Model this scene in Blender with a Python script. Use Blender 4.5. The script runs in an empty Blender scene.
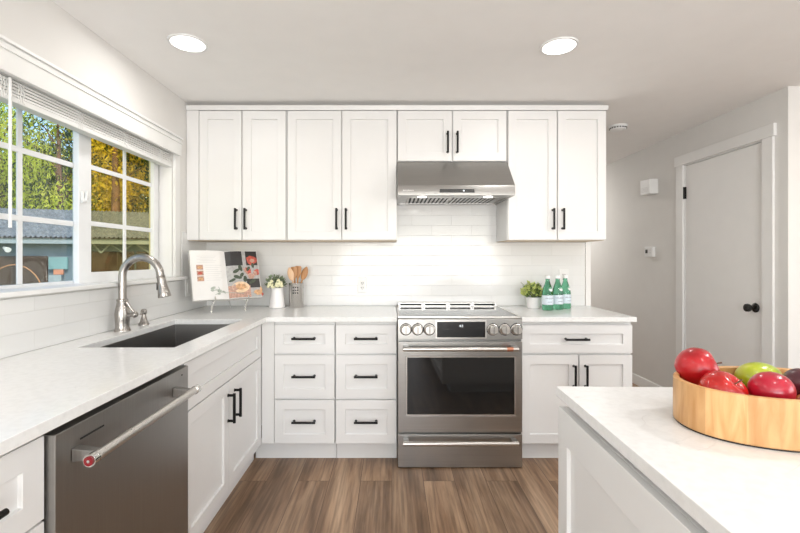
import bpy, bmesh, math, random
from mathutils import Vector, Matrix, Euler
from math import sin, cos, pi, radians

random.seed(7)
SC = bpy.context.scene
COL = SC.collection

# ------------------------------------------------------------------ camera, sky, sun, lights, exposure
FP = 425.0                         # focal length in pixels at 800 wide
VX, VY = 392.0, 258.0              # where the room's depth lines meet
EYE = 1.28
cam = bpy.data.objects.new('camera', bpy.data.cameras.new('camera'))
COL.objects.link(cam)
cam.location = (0, 0, EYE)
cam.rotation_euler = (pi / 2, 0, 0)
cam.data.sensor_width = 36
cam.data.lens = FP / 800 * 36
cam.data.shift_x = (400 - VX) / 800
cam.data.shift_y = -(266.5 - VY) / 800
cam.data.clip_start = 0.02
cam.data.clip_end = 300
SC.camera = cam

world = bpy.data.worlds.new('world')
SC.world = world
world.use_nodes = True
wn = world.node_tree
wn.nodes.clear()
sky = wn.nodes.new('ShaderNodeTexSky')
sky.sky_type = 'NISHITA'
sky.sun_disc = False
sky.sun_elevation = radians(42)
sky.sun_rotation = radians(150)
sky.air_density = 1.0
sky.dust_density = 1.0
bg = wn.nodes.new('ShaderNodeBackground')
bg.inputs['Strength'].default_value = 0.5
wo = wn.nodes.new('ShaderNodeOutputWorld')
wn.links.new(sky.outputs[0], bg.inputs[0])
wn.links.new(bg.outputs[0], wo.inputs[0])

sun = bpy.data.objects.new('sun', bpy.data.lights.new('sun', 'SUN'))
sun.data.energy = 5.5
sun.data.angle = radians(0.6)
sun.data.color = (1, 0.94, 0.84)
sun.rotation_euler = (radians(48), 0, radians(38))
COL.objects.link(sun)

def area(name, loc, rot, power, sx, sy=None, color=(1, 1, 1), shape=None):
    l = bpy.data.lights.new(name, 'AREA')
    l.energy = power
    l.color = color
    l.size = sx
    if sy:
        l.shape = 'RECTANGLE'; l.size_y = sy
    else:
        l.shape = 'DISK'
    o = bpy.data.objects.new(name, l)
    o.location = loc
    o.rotation_euler = rot
    COL.objects.link(o)
    return o

# fill lights added at the unseen rear and side, standing in for daylight
area('rear_fill_light', (0.6, -3.25, 1.15), (radians(142), 0, 0), 330, 3.6, 2.1, (0.96, 0.98, 1.0))
area('side_fill_light', (4.95, -0.6, 1.4), (0, radians(105), 0), 60, 1.5, 2.6, (0.96, 0.98, 1.0))

SC.view_settings.view_transform = 'Standard'
SC.view_settings.look = 'None'
SC.view_settings.gamma = 1
SC.view_settings.use_curve_mapping = False
SC.view_settings.exposure = -0.65

LAMP_POWER = 5.5
LAMP_COLOR = (1.0, 0.975, 0.945)

# ------------------------------------------------------------------ materials
M = {}
def nt(name):
    m = bpy.data.materials.new(name)
    m.use_nodes = True
    t = m.node_tree
    b = t.nodes['Principled BSDF']
    M[name] = m
    return m, t, b

def N(t, kind, **kw):
    n = t.nodes.new(kind)
    for k, v in kw.items():
        if k in n.inputs:
            n.inputs[k].default_value = v
        else:
            setattr(n, k, v)
    return n

def coords(t, scale=(1, 1, 1), rot=(0, 0, 0)):
    tc = t.nodes.new('ShaderNodeTexCoord')
    mp = t.nodes.new('ShaderNodeMapping')
    mp.inputs['Scale'].default_value = scale
    mp.inputs['Rotation'].default_value = rot
    t.links.new(tc.outputs['Object'], mp.inputs[0])
    return mp.outputs[0]

def ramp(t, src, stops):
    r = t.nodes.new('ShaderNodeValToRGB')
    el = r.color_ramp.elements
    while len(el) < len(stops):
        el.new(0.5)
    for e, (p, c) in zip(el, stops):
        e.position = p
        e.color = (*c, 1)
    t.links.new(src, r.inputs[0])
    return r.outputs[0]

def plain(name, color, rough=0.5, metal=0.0, noise=0.03, nscale=8, bump=0.0, bscale=200, spec=0.5, coat=0.0):
    m, t, b = nt(name)
    n = N(t, 'ShaderNodeTexNoise', Scale=nscale, Detail=3.0)
    t.links.new(coords(t), n.inputs['Vector'])
    lo = tuple(max(0, c * (1 - noise)) for c in color)
    hi = tuple(min(1, c * (1 + noise)) for c in color)
    t.links.new(ramp(t, n.outputs['Fac'], [(0.3, lo), (0.7, hi)]), b.inputs['Base Color'])
    b.inputs['Roughness'].default_value = rough
    b.inputs['Metallic'].default_value = metal
    b.inputs['Specular IOR Level'].default_value = spec
    b.inputs['Coat Weight'].default_value = coat
    if bump:
        n2 = N(t, 'ShaderNodeTexNoise', Scale=bscale, Detail=2.0)
        t.links.new(coords(t), n2.inputs['Vector'])
        bp = N(t, 'ShaderNodeBump', Strength=bump, Distance=0.002)
        t.links.new(n2.outputs['Fac'], bp.inputs['Height'])
        t.links.new(bp.outputs[0], b.inputs['Normal'])
    return m

plain('wall_paint', (0.755, 0.74, 0.715), 0.85, noise=0.01, bump=0.12, bscale=150)
plain('ceiling_paint', (0.90, 0.885, 0.865), 0.9, noise=0.01, bump=0.15, bscale=120)
plain('trim_paint', (0.83, 0.825, 0.81), 0.4, noise=0.01)
plain('door_paint', (0.85, 0.84, 0.825), 0.45, noise=0.01)
plain('cabinet_paint', (0.79, 0.785, 0.775), 0.38, noise=0.012, nscale=3)
plain('island_paint', (0.80, 0.80, 0.79), 0.38, noise=0.01, nscale=3)
plain('cabinet_inside', (0.30, 0.29, 0.28), 0.8)
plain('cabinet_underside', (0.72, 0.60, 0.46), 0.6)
plain('white_plastic', (0.82, 0.82, 0.81), 0.35)
plain('white_vinyl', (0.84, 0.85, 0.86), 0.35)
plain('blind_white', (0.82, 0.82, 0.80), 0.5)
plain('black_metal', (0.012, 0.012, 0.012), 0.35, metal=0.6)
plain('black_plastic', (0.010, 0.010, 0.011), 0.25)
plain('dark_gap', (0.015, 0.015, 0.015), 0.7)
plain('ceramic_white', (0.85, 0.83, 0.82), 0.25, noise=0.02, coat=0.3)
plain('bronze_black', (0.01, 0.009, 0.008), 0.15, metal=0.3, coat=0.4)
plain('copper', (0.62, 0.27, 0.17), 0.3, metal=0.8)
plain('red_enamel', (0.20, 0.006, 0.010), 0.25)
plain('page_white', (0.82, 0.80, 0.78), 0.6)
plain('print_grey', (0.66, 0.65, 0.64), 0.6)
plain('print_dark', (0.035, 0.033, 0.033), 0.45, noise=0.2)
plain('print_midgrey', (0.42, 0.41, 0.40), 0.5, noise=0.15, nscale=60)
plain('print_red', (0.50, 0.10, 0.07), 0.5, noise=0.35, nscale=90)
plain('print_pink', (0.50, 0.30, 0.23), 0.5, noise=0.3, nscale=90)
plain('print_orange', (0.62, 0.36, 0.19), 0.5, noise=0.3, nscale=70)
plain('print_cream', (0.78, 0.58, 0.38), 0.5, noise=0.15, nscale=70)
plain('print_leaf', (0.06, 0.08, 0.05), 0.5, noise=0.3, nscale=80)
plain('print_sage', (0.40, 0.44, 0.38), 0.5, noise=0.2, nscale=80)
plain('chrome', (0.75, 0.74, 0.72), 0.12, metal=1.0)
plain('wire_metal', (0.45, 0.42, 0.38), 0.25, metal=1.0)
plain('wall_block', (0.2, 0.2, 0.2), 0.9)
plain('petal_cream', (0.85, 0.82, 0.55), 0.6, noise=0.1, nscale=60)
plain('leaf_grey', (0.22, 0.27, 0.17), 0.6, noise=0.4, nscale=40)
plain('leaf_lime', (0.58, 0.64, 0.20), 0.5, noise=0.35, nscale=45)
plain('leaf_deep', (0.12, 0.20, 0.05), 0.5, noise=0.4, nscale=45)
plain('stem_green', (0.16, 0.22, 0.08), 0.6)
plain('cap_white', (0.85, 0.85, 0.85), 0.4)
plain('label_blue', (0.66, 0.74, 0.80), 0.5, noise=0.04, nscale=60)
plain('label_ink', (0.05, 0.07, 0.15), 0.5)
plain('label_red', (0.6, 0.05, 0.05), 0.5)
plain('water', (0.9, 0.95, 0.93), 0.05)
plain('house_blue', (0.15, 0.20, 0.235), 0.8, noise=0.12, nscale=2)
plain('house_pale', (0.28, 0.33, 0.35), 0.7)
plain('house_teal', (0.15, 0.29, 0.30), 0.7)
plain('house_brown', (0.045, 0.024, 0.012), 0.5, noise=0.25, nscale=1.5)
plain('house_terracotta', (0.50, 0.20, 0.11), 0.7)
plain('bark', (0.16, 0.085, 0.05), 0.9, noise=0.4, nscale=3, bump=0.5, bscale=12)
plain('lawn', (0.10, 0.16, 0.04), 0.9, noise=0.4, nscale=1)
plain('rubber', (0.02, 0.02, 0.02), 0.8)

def emit(name, color, strength):
    m, t, b = nt(name)
    b.inputs['Base Color'].default_value = (*color, 1)
    b.inputs['Emission Color'].default_value = (*color, 1)
    b.inputs['Emission Strength'].default_value = strength
emit('lamp_glow', (1, 0.97, 0.93), 5.0)
emit('hood_lamp_glow', (1, 0.97, 0.92), 4.0)
emit('digit_glow', (0.9, 0.95, 1.0), 0.8)

def quartz():
    m, t, b = nt('quartz')
    v = coords(t)
    n1 = N(t, 'ShaderNodeTexNoise', Scale=3.0, Detail=6.0, Distortion=1.2)
    t.links.new(v, n1.inputs['Vector'])
    # thin veins where the noise crosses its middle value
    vein = ramp(t, n1.outputs['Fac'], [(0.0, (0, 0, 0)), (0.493, (0, 0, 0)), (0.5, (1, 1, 1)), (0.507, (0, 0, 0)), (1.0, (0, 0, 0))])
    n2 = N(t, 'ShaderNodeTexNoise', Scale=7.0, Detail=2.0)
    t.links.new(v, n2.inputs['Vector'])
    mask = ramp(t, n2.outputs['Fac'], [(0.52, (0, 0, 0)), (0.8, (.6, .6, .6))])
    mul = N(t, 'ShaderNodeMix', data_type='RGBA', blend_type='MULTIPLY')
    mul.inputs[0].default_value = 1
    t.links.new(vein, mul.inputs[6]); t.links.new(mask, mul.inputs[7])
    n3 = N(t, 'ShaderNodeTexNoise', Scale=55.0, Detail=2.0)
    t.links.new(v, n3.inputs['Vector'])
    base = ramp(t, n3.outputs['Fac'], [(0.3, (0.80, 0.80, 0.79)), (0.6, (0.85, 0.85, 0.84))])
    mx = N(t, 'ShaderNodeMix', data_type='RGBA')
    t.links.new(mul.outputs[2], mx.inputs[0])
    t.links.new(base, mx.inputs[6])
    mx.inputs[7].default_value = (0.52, 0.50, 0.48, 1)
    t.links.new(mx.outputs[2], b.inputs['Base Color'])
    b.inputs['Roughness'].default_value = 0.16
quartz()

def steel(name, color=(0.52, 0.50, 0.48), rough=0.30, axis=0, wobble=0.12):
    m, t, b = nt(name)
    sc = [400, 400, 400]
    sc[axis] = 3
    n = N(t, 'ShaderNodeTexNoise', Scale=1.0, Detail=3.0)
    t.links.new(coords(t, tuple(sc)), n.inputs['Vector'])
    lo = tuple(c * 0.93 for c in color); hi = tuple(min(1, c * 1.06) for c in color)
    t.links.new(ramp(t, n.outputs['Fac'], [(0.3, lo), (0.7, hi)]), b.inputs['Base Color'])
    mr = N(t, 'ShaderNodeMapRange')
    mr.inputs['To Min'].default_value = rough - 0.05
    mr.inputs['To Max'].default_value = rough + 0.08
    t.links.new(n.outputs['Fac'], mr.inputs['Value'])
    t.links.new(mr.outputs[0], b.inputs['Roughness'])
    b.inputs['Metallic'].default_value = 1
    bp = N(t, 'ShaderNodeBump', Strength=wobble, Distance=0.0004)
    t.links.new(n.outputs['Fac'], bp.inputs['Height'])
    t.links.new(bp.outputs[0], b.inputs['Normal'])
steel('steel', (0.40, 0.392, 0.378), axis=0)
steel('steel_side', (0.35, 0.34, 0.325), 0.34, axis=2)
steel('steel_sink', (0.30, 0.29, 0.28), 0.36, axis=1)
steel('nickel', (0.40, 0.375, 0.35), 0.27, axis=2, wobble=0.03)
steel('steel_bright', (0.66, 0.635, 0.605), 0.28, axis=0, wobble=0.05)
steel('steel_crock', (0.55, 0.53, 0.51), 0.2, axis=2)

def floor_mat():
    m, t, b = nt('floor_planks')
    v = coords(t, (1, 1, 1), (0, 0, radians(90)))
    br = N(t, 'ShaderNodeTexBrick', Scale=1.0)
    br.offset = 0.37; br.offset_frequency = 2; br.squash = 1
    br.inputs['Brick Width'].default_value = 1.22
    br.inputs['Row Height'].default_value = 0.18
    br.inputs['Mortar Size'].default_value = 0.0016
    br.inputs['Mortar Smooth'].default_value = 0.2
    br.inputs['Bias'].default_value = 0.0
    br.inputs['Color1'].default_value = (0, 0, 0, 1)
    br.inputs['Color2'].default_value = (1, 1, 1, 1)
    br.inputs['Mortar'].default_value = (0.0, 0.0, 0.0, 1)
    t.links.new(v, br.inputs['Vector'])
    # grain stretched along the plank, shifted from plank to plank
    tc = t.nodes.new('ShaderNodeTexCoord')
    sep = t.nodes.new('ShaderNodeSeparateXYZ')
    t.links.new(tc.outputs['Object'], sep.inputs[0])
    bw = t.nodes.new('ShaderNodeRGBToBW')
    t.links.new(br.outputs['Color'], bw.inputs[0])
    mulz = N(t, 'ShaderNodeMath', operation='MULTIPLY'); mulz.inputs[1].default_value = 37.0
    t.links.new(bw.outputs[0], mulz.inputs[0])
    cmb = t.nodes.new('ShaderNodeCombineXYZ')
    t.links.new(sep.outputs[0], cmb.inputs[0]); t.links.new(sep.outputs[1], cmb.inputs[1]); t.links.new(mulz.outputs[0], cmb.inputs[2])
    mp = t.nodes.new('ShaderNodeMapping'); mp.inputs['Scale'].default_value = (10, 1.0, 1)
    t.links.new(cmb.outputs[0], mp.inputs[0])
    g = N(t, 'ShaderNodeTexNoise', Scale=1.0, Detail=5.0, Roughness=0.6, Distortion=0.4)
    t.links.new(mp.outputs[0], g.inputs['Vector'])
    mp2 = t.nodes.new('ShaderNodeMapping'); mp2.inputs['Scale'].default_value = (70, 3, 1)
    t.links.new(cmb.outputs[0], mp2.inputs[0])
    g2 = N(t, 'ShaderNodeTexNoise', Scale=1.0, Detail=3.0)
    t.links.new(mp2.outputs[0], g2.inputs['Vector'])
    ca = ramp(t, g.outputs['Fac'], [(0.28, (0.125, 0.072, 0.040)), (0.45, (0.265, 0.162, 0.096)), (0.6, (0.41, 0.275, 0.175)), (0.75, (0.49, 0.345, 0.23))])
    tone = ramp(t, bw.outputs[0], [(0.0, (0.74, 0.73, 0.72)), (1.0, (1.02, 1.0, 0.98))])
    m1 = N(t, 'ShaderNodeMix', data_type='RGBA', blend_type='MULTIPLY'); m1.inputs[0].default_value = 1
    t.links.new(ca, m1.inputs[6]); t.links.new(tone, m1.inputs[7])
    fine = ramp(t, g2.outputs['Fac'], [(0.35, (0.70, 0.69, 0.68)), (0.6, (1.10, 1.09, 1.08))])
    m2 = N(t, 'ShaderNodeMix', data_type='RGBA', blend_type='MULTIPLY'); m2.inputs[0].default_value = 1
    t.links.new(m1.outputs[2], m2.inputs[6]); t.links.new(fine, m2.inputs[7])
    m3 = N(t, 'ShaderNodeMix', data_type='RGBA')
    t.links.new(br.outputs['Fac'], m3.inputs[0]); t.links.new(m2.outputs[2], m3.inputs[6]); m3.inputs[7].default_value = (0.10, 0.06, 0.037, 1)
    t.links.new(m3.outputs[2], b.inputs['Base Color'])
    b.inputs['Roughness'].default_value = 0.42
    bp = N(t, 'ShaderNodeBump', Strength=0.15, Distance=0.001)
    t.links.new(g2.outputs['Fac'], bp.inputs['Height'])
    t.links.new(bp.outputs[0], b.inputs['Normal'])
floor_mat()

def tile_mat(name, plane):
    m, t, b = nt(name)
    tc = t.nodes.new('ShaderNodeTexCoord')
    sep = t.nodes.new('ShaderNodeSeparateXYZ')
    t.links.new(tc.outputs['Object'], sep.inputs[0])
    cmb = t.nodes.new('ShaderNodeCombineXYZ')
    t.links.new(sep.outputs[0 if plane == 'XZ' else 1], cmb.inputs[0])
    t.links.new(sep.outputs[2], cmb.inputs[1])
    br = N(t, 'ShaderNodeTexBrick', Scale=1.0)
    br.offset = 0.5
    br.inputs['Brick Width'].default_value = 0.305
    br.inputs['Row Height'].default_value = 0.0765
    br.inputs['Mortar Size'].default_value = 0.0013
    br.inputs['Mortar Smooth'].default_value = 0.3
    br.inputs['Color1'].default_value = (0.775, 0.775, 0.765, 1)
    br.inputs['Color2'].default_value = (0.815, 0.812, 0.80, 1)
    br.inputs['Mortar'].default_value = (0.70, 0.695, 0.68, 1)
    t.links.new(cmb.outputs[0], br.inputs['Vector'])
    t.links.new(br.outputs['Color'], b.inputs['Base Color'])
    mr = N(t, 'ShaderNodeMapRange'); mr.inputs['To Min'].default_value = 0.12; mr.inputs['To Max'].default_value = 0.7
    t.links.new(br.outputs['Fac'], mr.inputs['Value']); t.links.new(mr.outputs[0], b.inputs['Roughness'])
    n = N(t, 'ShaderNodeTexNoise', Scale=9.0, Detail=2.0)
    t.links.new(tc.outputs['Object'], n.inputs['Vector'])
    add = N(t, 'ShaderNodeMath', operation='MULTIPLY_ADD'); add.inputs[1].default_value = -1.0
    t.links.new(br.outputs['Fac'], add.inputs[0])
    sc = N(t, 'ShaderNodeMath', operation='MULTIPLY'); sc.inputs[1].default_value = 0.5
    t.links.new(n.outputs['Fac'], sc.inputs[0]); t.links.new(sc.outputs[0], add.inputs[2])
    bp = N(t, 'ShaderNodeBump', Strength=0.5, Distance=0.002)
    t.links.new(add.outputs[0], bp.inputs['Height']); t.links.new(bp.outputs[0], b.inputs['Normal'])
tile_mat('tile_back', 'XZ')
tile_mat('tile_left', 'YZ')

def wood(name, c1, c2, scale=(40, 40, 4), rough=0.45):
    m, t, b = nt(name)
    n = N(t, 'ShaderNodeTexNoise', Scale=1.0, Detail=4.0, Distortion=0.6)
    t.links.new(coords(t, scale), n.inputs['Vector'])
    t.links.new(ramp(t, n.outputs['Fac'], [(0.3, c1), (0.7, c2)]), b.inputs['Base Color'])
    b.inputs['Roughness'].default_value = rough
wood('wood_spoon', (0.42, 0.19, 0.07), (0.60, 0.32, 0.14))
wood('wood_pale', (0.62, 0.36, 0.20), (0.78, 0.52, 0.33))

def bowl_wood():
    m, t, b = nt('bowl_wood')
    v = coords(t, (30, 30, 5))
    n = N(t, 'ShaderNodeTexNoise', Scale=1.0, Detail=5.0, Distortion=1.5)
    t.links.new(v, n.inputs['Vector'])
    c = ramp(t, n.outputs['Fac'], [(0.3, (0.58, 0.29, 0.10)), (0.7, (0.80, 0.48, 0.22))])
    # wide staves glued side by side around the bowl
    tc = t.nodes.new('ShaderNodeTexCoord')
    mp = t.nodes.new('ShaderNodeMapping'); mp.inputs['Scale'].default_value = (8.0, 2.0, 0.01); mp.inputs['Location'].default_value = (0.35, 0, 0)
    t.links.new(tc.outputs['Object'], mp.inputs[0])
    vo = N(t, 'ShaderNodeTexVoronoi', Scale=1.0)
    t.links.new(mp.outputs[0], vo.inputs['Vector'])
    bw = t.nodes.new('ShaderNodeRGBToBW'); t.links.new(vo.outputs['Color'], bw.inputs[0])
    tone = ramp(t, bw.outputs[0], [(0.2, (0.86, 0.84, 0.82)), (0.8, (1.12, 1.15, 1.2))])
    mx = N(t, 'ShaderNodeMix', data_type='RGBA', blend_type='MULTIPLY'); mx.inputs[0].default_value = 1
    t.links.new(c, mx.inputs[6]); t.links.new(tone, mx.inputs[7])
    t.links.new(mx.outputs[2], b.inputs['Base Color'])
    b.inputs['Roughness'].default_value = 0.4
bowl_wood()

def fruit_mat(name, c1, c2, c3, scale=5):
    m, t, b = nt(name)
    n = N(t, 'ShaderNodeTexNoise', Scale=scale * 3, Detail=3.0)
    t.links.new(coords(t), n.inputs['Vector'])
    t.links.new(ramp(t, n.outputs['Fac'], [(0.3, c1), (0.55, c2), (0.78, c3)]), b.inputs['Base Color'])
    b.inputs['Roughness'].default_value = 0.28
    b.inputs['Coat Weight'].default_value = 0.3
fruit_mat('apple_red', (0.26, 0.002, 0.006), (0.46, 0.004, 0.010), (0.50, 0.015, 0.012))
fruit_mat('mango_red', (0.26, 0.002, 0.014), (0.40, 0.004, 0.024), (0.48, 0.010, 0.03))
fruit_mat('pear_green', (0.25, 0.36, 0.015), (0.38, 0.45, 0.02), (0.50, 0.50, 0.05))
fruit_mat('plum_dark', (0.05, 0.008, 0.015), (0.09, 0.012, 0.02), (0.16, 0.02, 0.03))
fruit_mat('apple_bright', (0.34, 0.004, 0.004), (0.50, 0.010, 0.006), (0.62, 0.045, 0.015))

def glass(name, tint=(1, 1, 1), refl=1.0):
    m, t, b = nt(name)
    t.nodes.remove(b)
    out = [n for n in t.nodes if n.type == 'OUTPUT_MATERIAL'][0]
    tr = t.nodes.new('ShaderNodeBsdfTransparent'); tr.inputs[0].default_value = (*tint, 1)
    gl = t.nodes.new('ShaderNodeBsdfGlossy'); gl.inputs['Roughness'].default_value = 0.02
    fr = t.nodes.new('ShaderNodeFresnel'); fr.inputs[0].default_value = 1.45
    ml = N(t, 'ShaderNodeMath', operation='MULTIPLY'); ml.inputs[1].default_value = refl
    t.links.new(fr.outputs[0], ml.inputs[0])
    mx = t.nodes.new('ShaderNodeMixShader')
    t.links.new(ml.outputs[0], mx.inputs[0]); t.links.new(tr.outputs[0], mx.inputs[1]); t.links.new(gl.outputs[0], mx.inputs[2])
    t.links.new(mx.outputs[0], out.inputs[0])
glass('glass_clear', (0.97, 0.99, 0.98), 0.12)
glass('glass_amber', (0.93, 0.86, 0.62), 0.12)

def bottle_glass():
    m, t, b = nt('bottle_green')
    b.inputs['Base Color'].default_value = (0.20, 0.55, 0.36, 1)
    b.inputs['Transmission Weight'].default_value = 1.0
    b.inputs['Roughness'].default_value = 0.03
    b.inputs['IOR'].default_value = 1.3
bottle_glass()

def cooktop():
    m, t, b = nt('cooktop_glass')
    b.inputs['Base Color'].default_value = (0.09, 0.09, 0.09, 1)
    b.inputs['Roughness'].default_value = 0.07
    b.inputs['Specular IOR Level'].default_value = 1.0
    m, t, b = nt('oven_glass')
    b.inputs['Base Color'].default_value = (0.012, 0.012, 0.012, 1)
    b.inputs['Roughness'].default_value = 0.04
    b.inputs['Specular IOR Level'].default_value = 0.55
cooktop()

def leaf_mat(name, cols, nscale=0.6):
    m, t, b = nt(name)
    n = N(t, 'ShaderNodeTexNoise', Scale=nscale, Detail=4.0, Roughness=0.7)
    t.links.new(coords(t), n.inputs['Vector'])
    c = ramp(t, n.outputs['Fac'], [(0.3, cols[0]), (0.5, cols[1]), (0.7, cols[2])])
    df = t.nodes.new('ShaderNodeBsdfDiffuse'); tl = t.nodes.new('ShaderNodeBsdfTranslucent')
    t.links.new(c, df.inputs[0]); t.links.new(c, tl.inputs[0])
    mx = t.nodes.new('ShaderNodeMixShader'); mx.inputs[0].default_value = 0.4
    t.links.new(df.outputs[0], mx.inputs[1]); t.links.new(tl.outputs[0], mx.inputs[2])
    out = [x for x in t.nodes if x.type == 'OUTPUT_MATERIAL'][0]
    t.links.new(mx.outputs[0], out.inputs[0]); t.nodes.remove(b)
leaf_mat('foliage_green', [(0.07, 0.14, 0.02), (0.20, 0.32, 0.05), (0.45, 0.52, 0.10)])
leaf_mat('foliage_lime', [(0.26, 0.36, 0.03), (0.56, 0.64, 0.07), (0.85, 0.82, 0.16)])
leaf_mat('foliage_gold', [(0.34, 0.27, 0.02), (0.80, 0.62, 0.05), (0.95, 0.84, 0.16)])
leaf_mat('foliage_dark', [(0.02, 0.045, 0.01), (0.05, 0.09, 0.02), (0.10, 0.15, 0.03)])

def roof_mat():
    m, t, b = nt('roof_tile')
    n = N(t, 'ShaderNodeTexNoise', Scale=5.0, Detail=4.0)
    t.links.new(coords(t), n.inputs['Vector'])
    t.links.new(ramp(t, n.outputs['Fac'], [(0.3, (0.12, 0.135, 0.15)), (0.7, (0.25, 0.28, 0.30))]), b.inputs['Base Color'])
    b.inputs['Roughness'].default_value = 0.6
roof_mat()

# ------------------------------------------------------------------ mesh helpers
ORG = {}
def org(o):
    return ORG.get(o.name, Vector((0, 0, 0))) if o else Vector((0, 0, 0))

def thing(name, label, cat, loc=(0, 0, 0), group=None):
    o = bpy.data.objects.new(name, None)
    COL.objects.link(o)
    o.empty_display_size = 0.05
    o.location = loc
    o['label'] = label
    o['category'] = cat
    if group:
        o['group'] = group
    ORG[o.name] = Vector(loc)
    return o

def tag(o, label, cat, group=None):
    o['label'] = label; o['category'] = cat
    if group:
        o['group'] = group
    return o

class MB:
    """collects shapes and builds them as one mesh object"""
    def __init__(self):
        self.bm = bmesh.new()
        self.mi = 0
    def face(self, pts):
        vs = [self.bm.verts.new(p) for p in pts]
        f = self.bm.faces.new(vs)
        f.material_index = self.mi
        return f
    def hexa(self, p):
        """p: 8 points, bottom ring 0-3 then top ring 4-7"""
        v = [self.bm.verts.new(q) for q in p]
        for ix in ((0, 3, 2, 1), (4, 5, 6, 7), (0, 1, 5, 4), (1, 2, 6, 5), (2, 3, 7, 6), (3, 0, 4, 7)):
            f = self.bm.faces.new([v[i] for i in ix]); f.material_index = self.mi
        return self
    def box(self, x0, x1, y0, y1, z0, z1):
        x0, x1 = min(x0, x1), max(x0, x1); y0, y1 = min(y0, y1), max(y0, y1); z0, z1 = min(z0, z1), max(z0, z1)
        return self.hexa([(x0, y0, z0), (x1, y0, z0), (x1, y1, z0), (x0, y1, z0), (x0, y0, z1), (x1, y0, z1), (x1, y1, z1), (x0, y1, z1)])
    def prism(self, poly, axis, a, b):
        """poly in the other two axes, extruded along axis from a to b"""
        def P(u, v, w):
            return {0: (w, u, v), 1: (u, w, v), 2: (u, v, w)}[axis]
        A = [self.bm.verts.new(P(u, v, a)) for u, v in poly]
        B = [self.bm.verts.new(P(u, v, b)) for u, v in poly]
        n = len(poly)
        fs = [self.bm.faces.new(A), self.bm.faces.new(B[::-1])]
        for i in range(n):
            fs.append(self.bm.faces.new((A[i], B[i], B[(i + 1) % n], A[(i + 1) % n])))
        for f in fs:
            f.material_index = self.mi
        return self
    def tube(self, pts, rad, seg=12, cap=True):
        pts = [Vector(p) for p in pts]
        n = len(pts)
        if not hasattr(rad, '__len__'):
            rad = [rad] * n
        T = []
        for i in range(n):
            a = pts[max(0, i - 1)]; b = pts[min(n - 1, i + 1)]
            d = (b - a)
            T.append(d.normalized() if d.length > 1e-9 else Vector((0, 0, 1)))
        up = Vector((0, 0, 1)) if abs(T[0].z) < 0.9 else Vector((1, 0, 0))
        u = T[0].cross(up).normalized()
        rings = []
        for i in range(n):
            u = (u - T[i] * u.dot(T[i]))
            u = u.normalized() if u.length > 1e-6 else T[i].orthogonal().normalized()
            w = T[i].cross(u)
            rings.append([self.bm.verts.new(pts[i] + (u * cos(2 * pi * k / seg) + w * sin(2 * pi * k / seg)) * rad[i]) for k in range(seg)])
        for i in range(n - 1):
            for k in range(seg):
                f = self.bm.faces.new((rings[i][k], rings[i][(k + 1) % seg], rings[i + 1][(k + 1) % seg], rings[i + 1][k]))
                f.material_index = self.mi
        if cap:
            for r in (rings[0][::-1], rings[-1]):
                f = self.bm.faces.new(r); f.material_index = self.mi
        return self
    def cyl(self, p0, p1, r, r1=None, seg=24):
        return self.tube([p0, p1], [r, r if r1 is None else r1], seg)
    def lathe(self, prof, c, seg=28, axis='Z', closed=False):
        """prof: list of (r, h); revolved about a vertical axis (or X / Y axis) through c"""
        c = Vector(c)
        def P(r, h, k):
            a = 2 * pi * k / seg
            x, y = r * cos(a), r * sin(a)
            if axis == 'Z': return c + Vector((x, y, h))
            if axis == 'Y': return c + Vector((x, h, y))
            return c + Vector((h, x, y))
        rings = []
        for r, h in prof:
            if r < 1e-6:
                rings.append([self.bm.verts.new(P(0, h, 0))])
            else:
                rings.append([self.bm.verts.new(P(r, h, k)) for k in range(seg)])
        pairs = list(zip(rings, rings[1:]))
        if closed:
            pairs.append((rings[-1], rings[0]))
        for A, B in pairs:
            for k in range(seg):
                k2 = (k + 1) % seg
                if len(A) == 1 and len(B) == 1: continue
                if len(A) == 1: q = (A[0], B[k2], B[k])
                elif len(B) == 1: q = (A[k], A[k2], B[0])
                else: q = (A[k], A[k2], B[k2], B[k])
                f = self.bm.faces.new(q); f.material_index = self.mi
        if not closed:
            for R_, flip in ((rings[0], True), (rings[-1], False)):
                if len(R_) > 1:
                    f = self.bm.faces.new(R_[::-1] if flip else R_); f.material_index = self.mi
        return self
    def ball(self, c, r, seg=16, rings=10):
        if not hasattr(r, '__len__'):
            r = (r, r, r)
        mat = Matrix.Translation(c) @ Matrix.Diagonal((*r, 1))
        g = bmesh.ops.create_uvsphere(self.bm, u_segments=seg, v_segments=rings, radius=1, matrix=mat)
        for v in g['verts']:
            for f in v.link_faces:
                f.material_index = self.mi
        return self
    def slab(self, us, vs, inc, w0, w1, P):
        """cells of a grid, with holes, given thickness; P maps (u, v, w) to the world"""
        V = {}
        def vert(i, j, k):
            if (i, j, k) not in V:
                V[(i, j, k)] = self.bm.verts.new(P(us[i], vs[j], (w0, w1)[k]))
            return V[(i, j, k)]
        nu, nv = len(us) - 1, len(vs) - 1
        ok = lambda i, j: 0 <= i < nu and 0 <= j < nv and inc(i, j)
        def F(*a):
            f = self.bm.faces.new([vert(*q) for q in a]); f.material_index = self.mi
        for i in range(nu):
            for j in range(nv):
                if not ok(i, j): continue
                for k in (0, 1):
                    F((i, j, k), (i + 1, j, k), (i + 1, j + 1, k), (i, j + 1, k))
                if not ok(i - 1, j): F((i, j, 0), (i, j + 1, 0), (i, j + 1, 1), (i, j, 1))
                if not ok(i + 1, j): F((i + 1, j, 0), (i + 1, j + 1, 0), (i + 1, j + 1, 1), (i + 1, j, 1))
                if not ok(i, j - 1): F((i, j, 0), (i + 1, j, 0), (i + 1, j, 1), (i, j, 1))
                if not ok(i, j + 1): F((i, j + 1, 0), (i + 1, j + 1, 0), (i + 1, j + 1, 1), (i, j + 1, 1))
        return self
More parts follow.
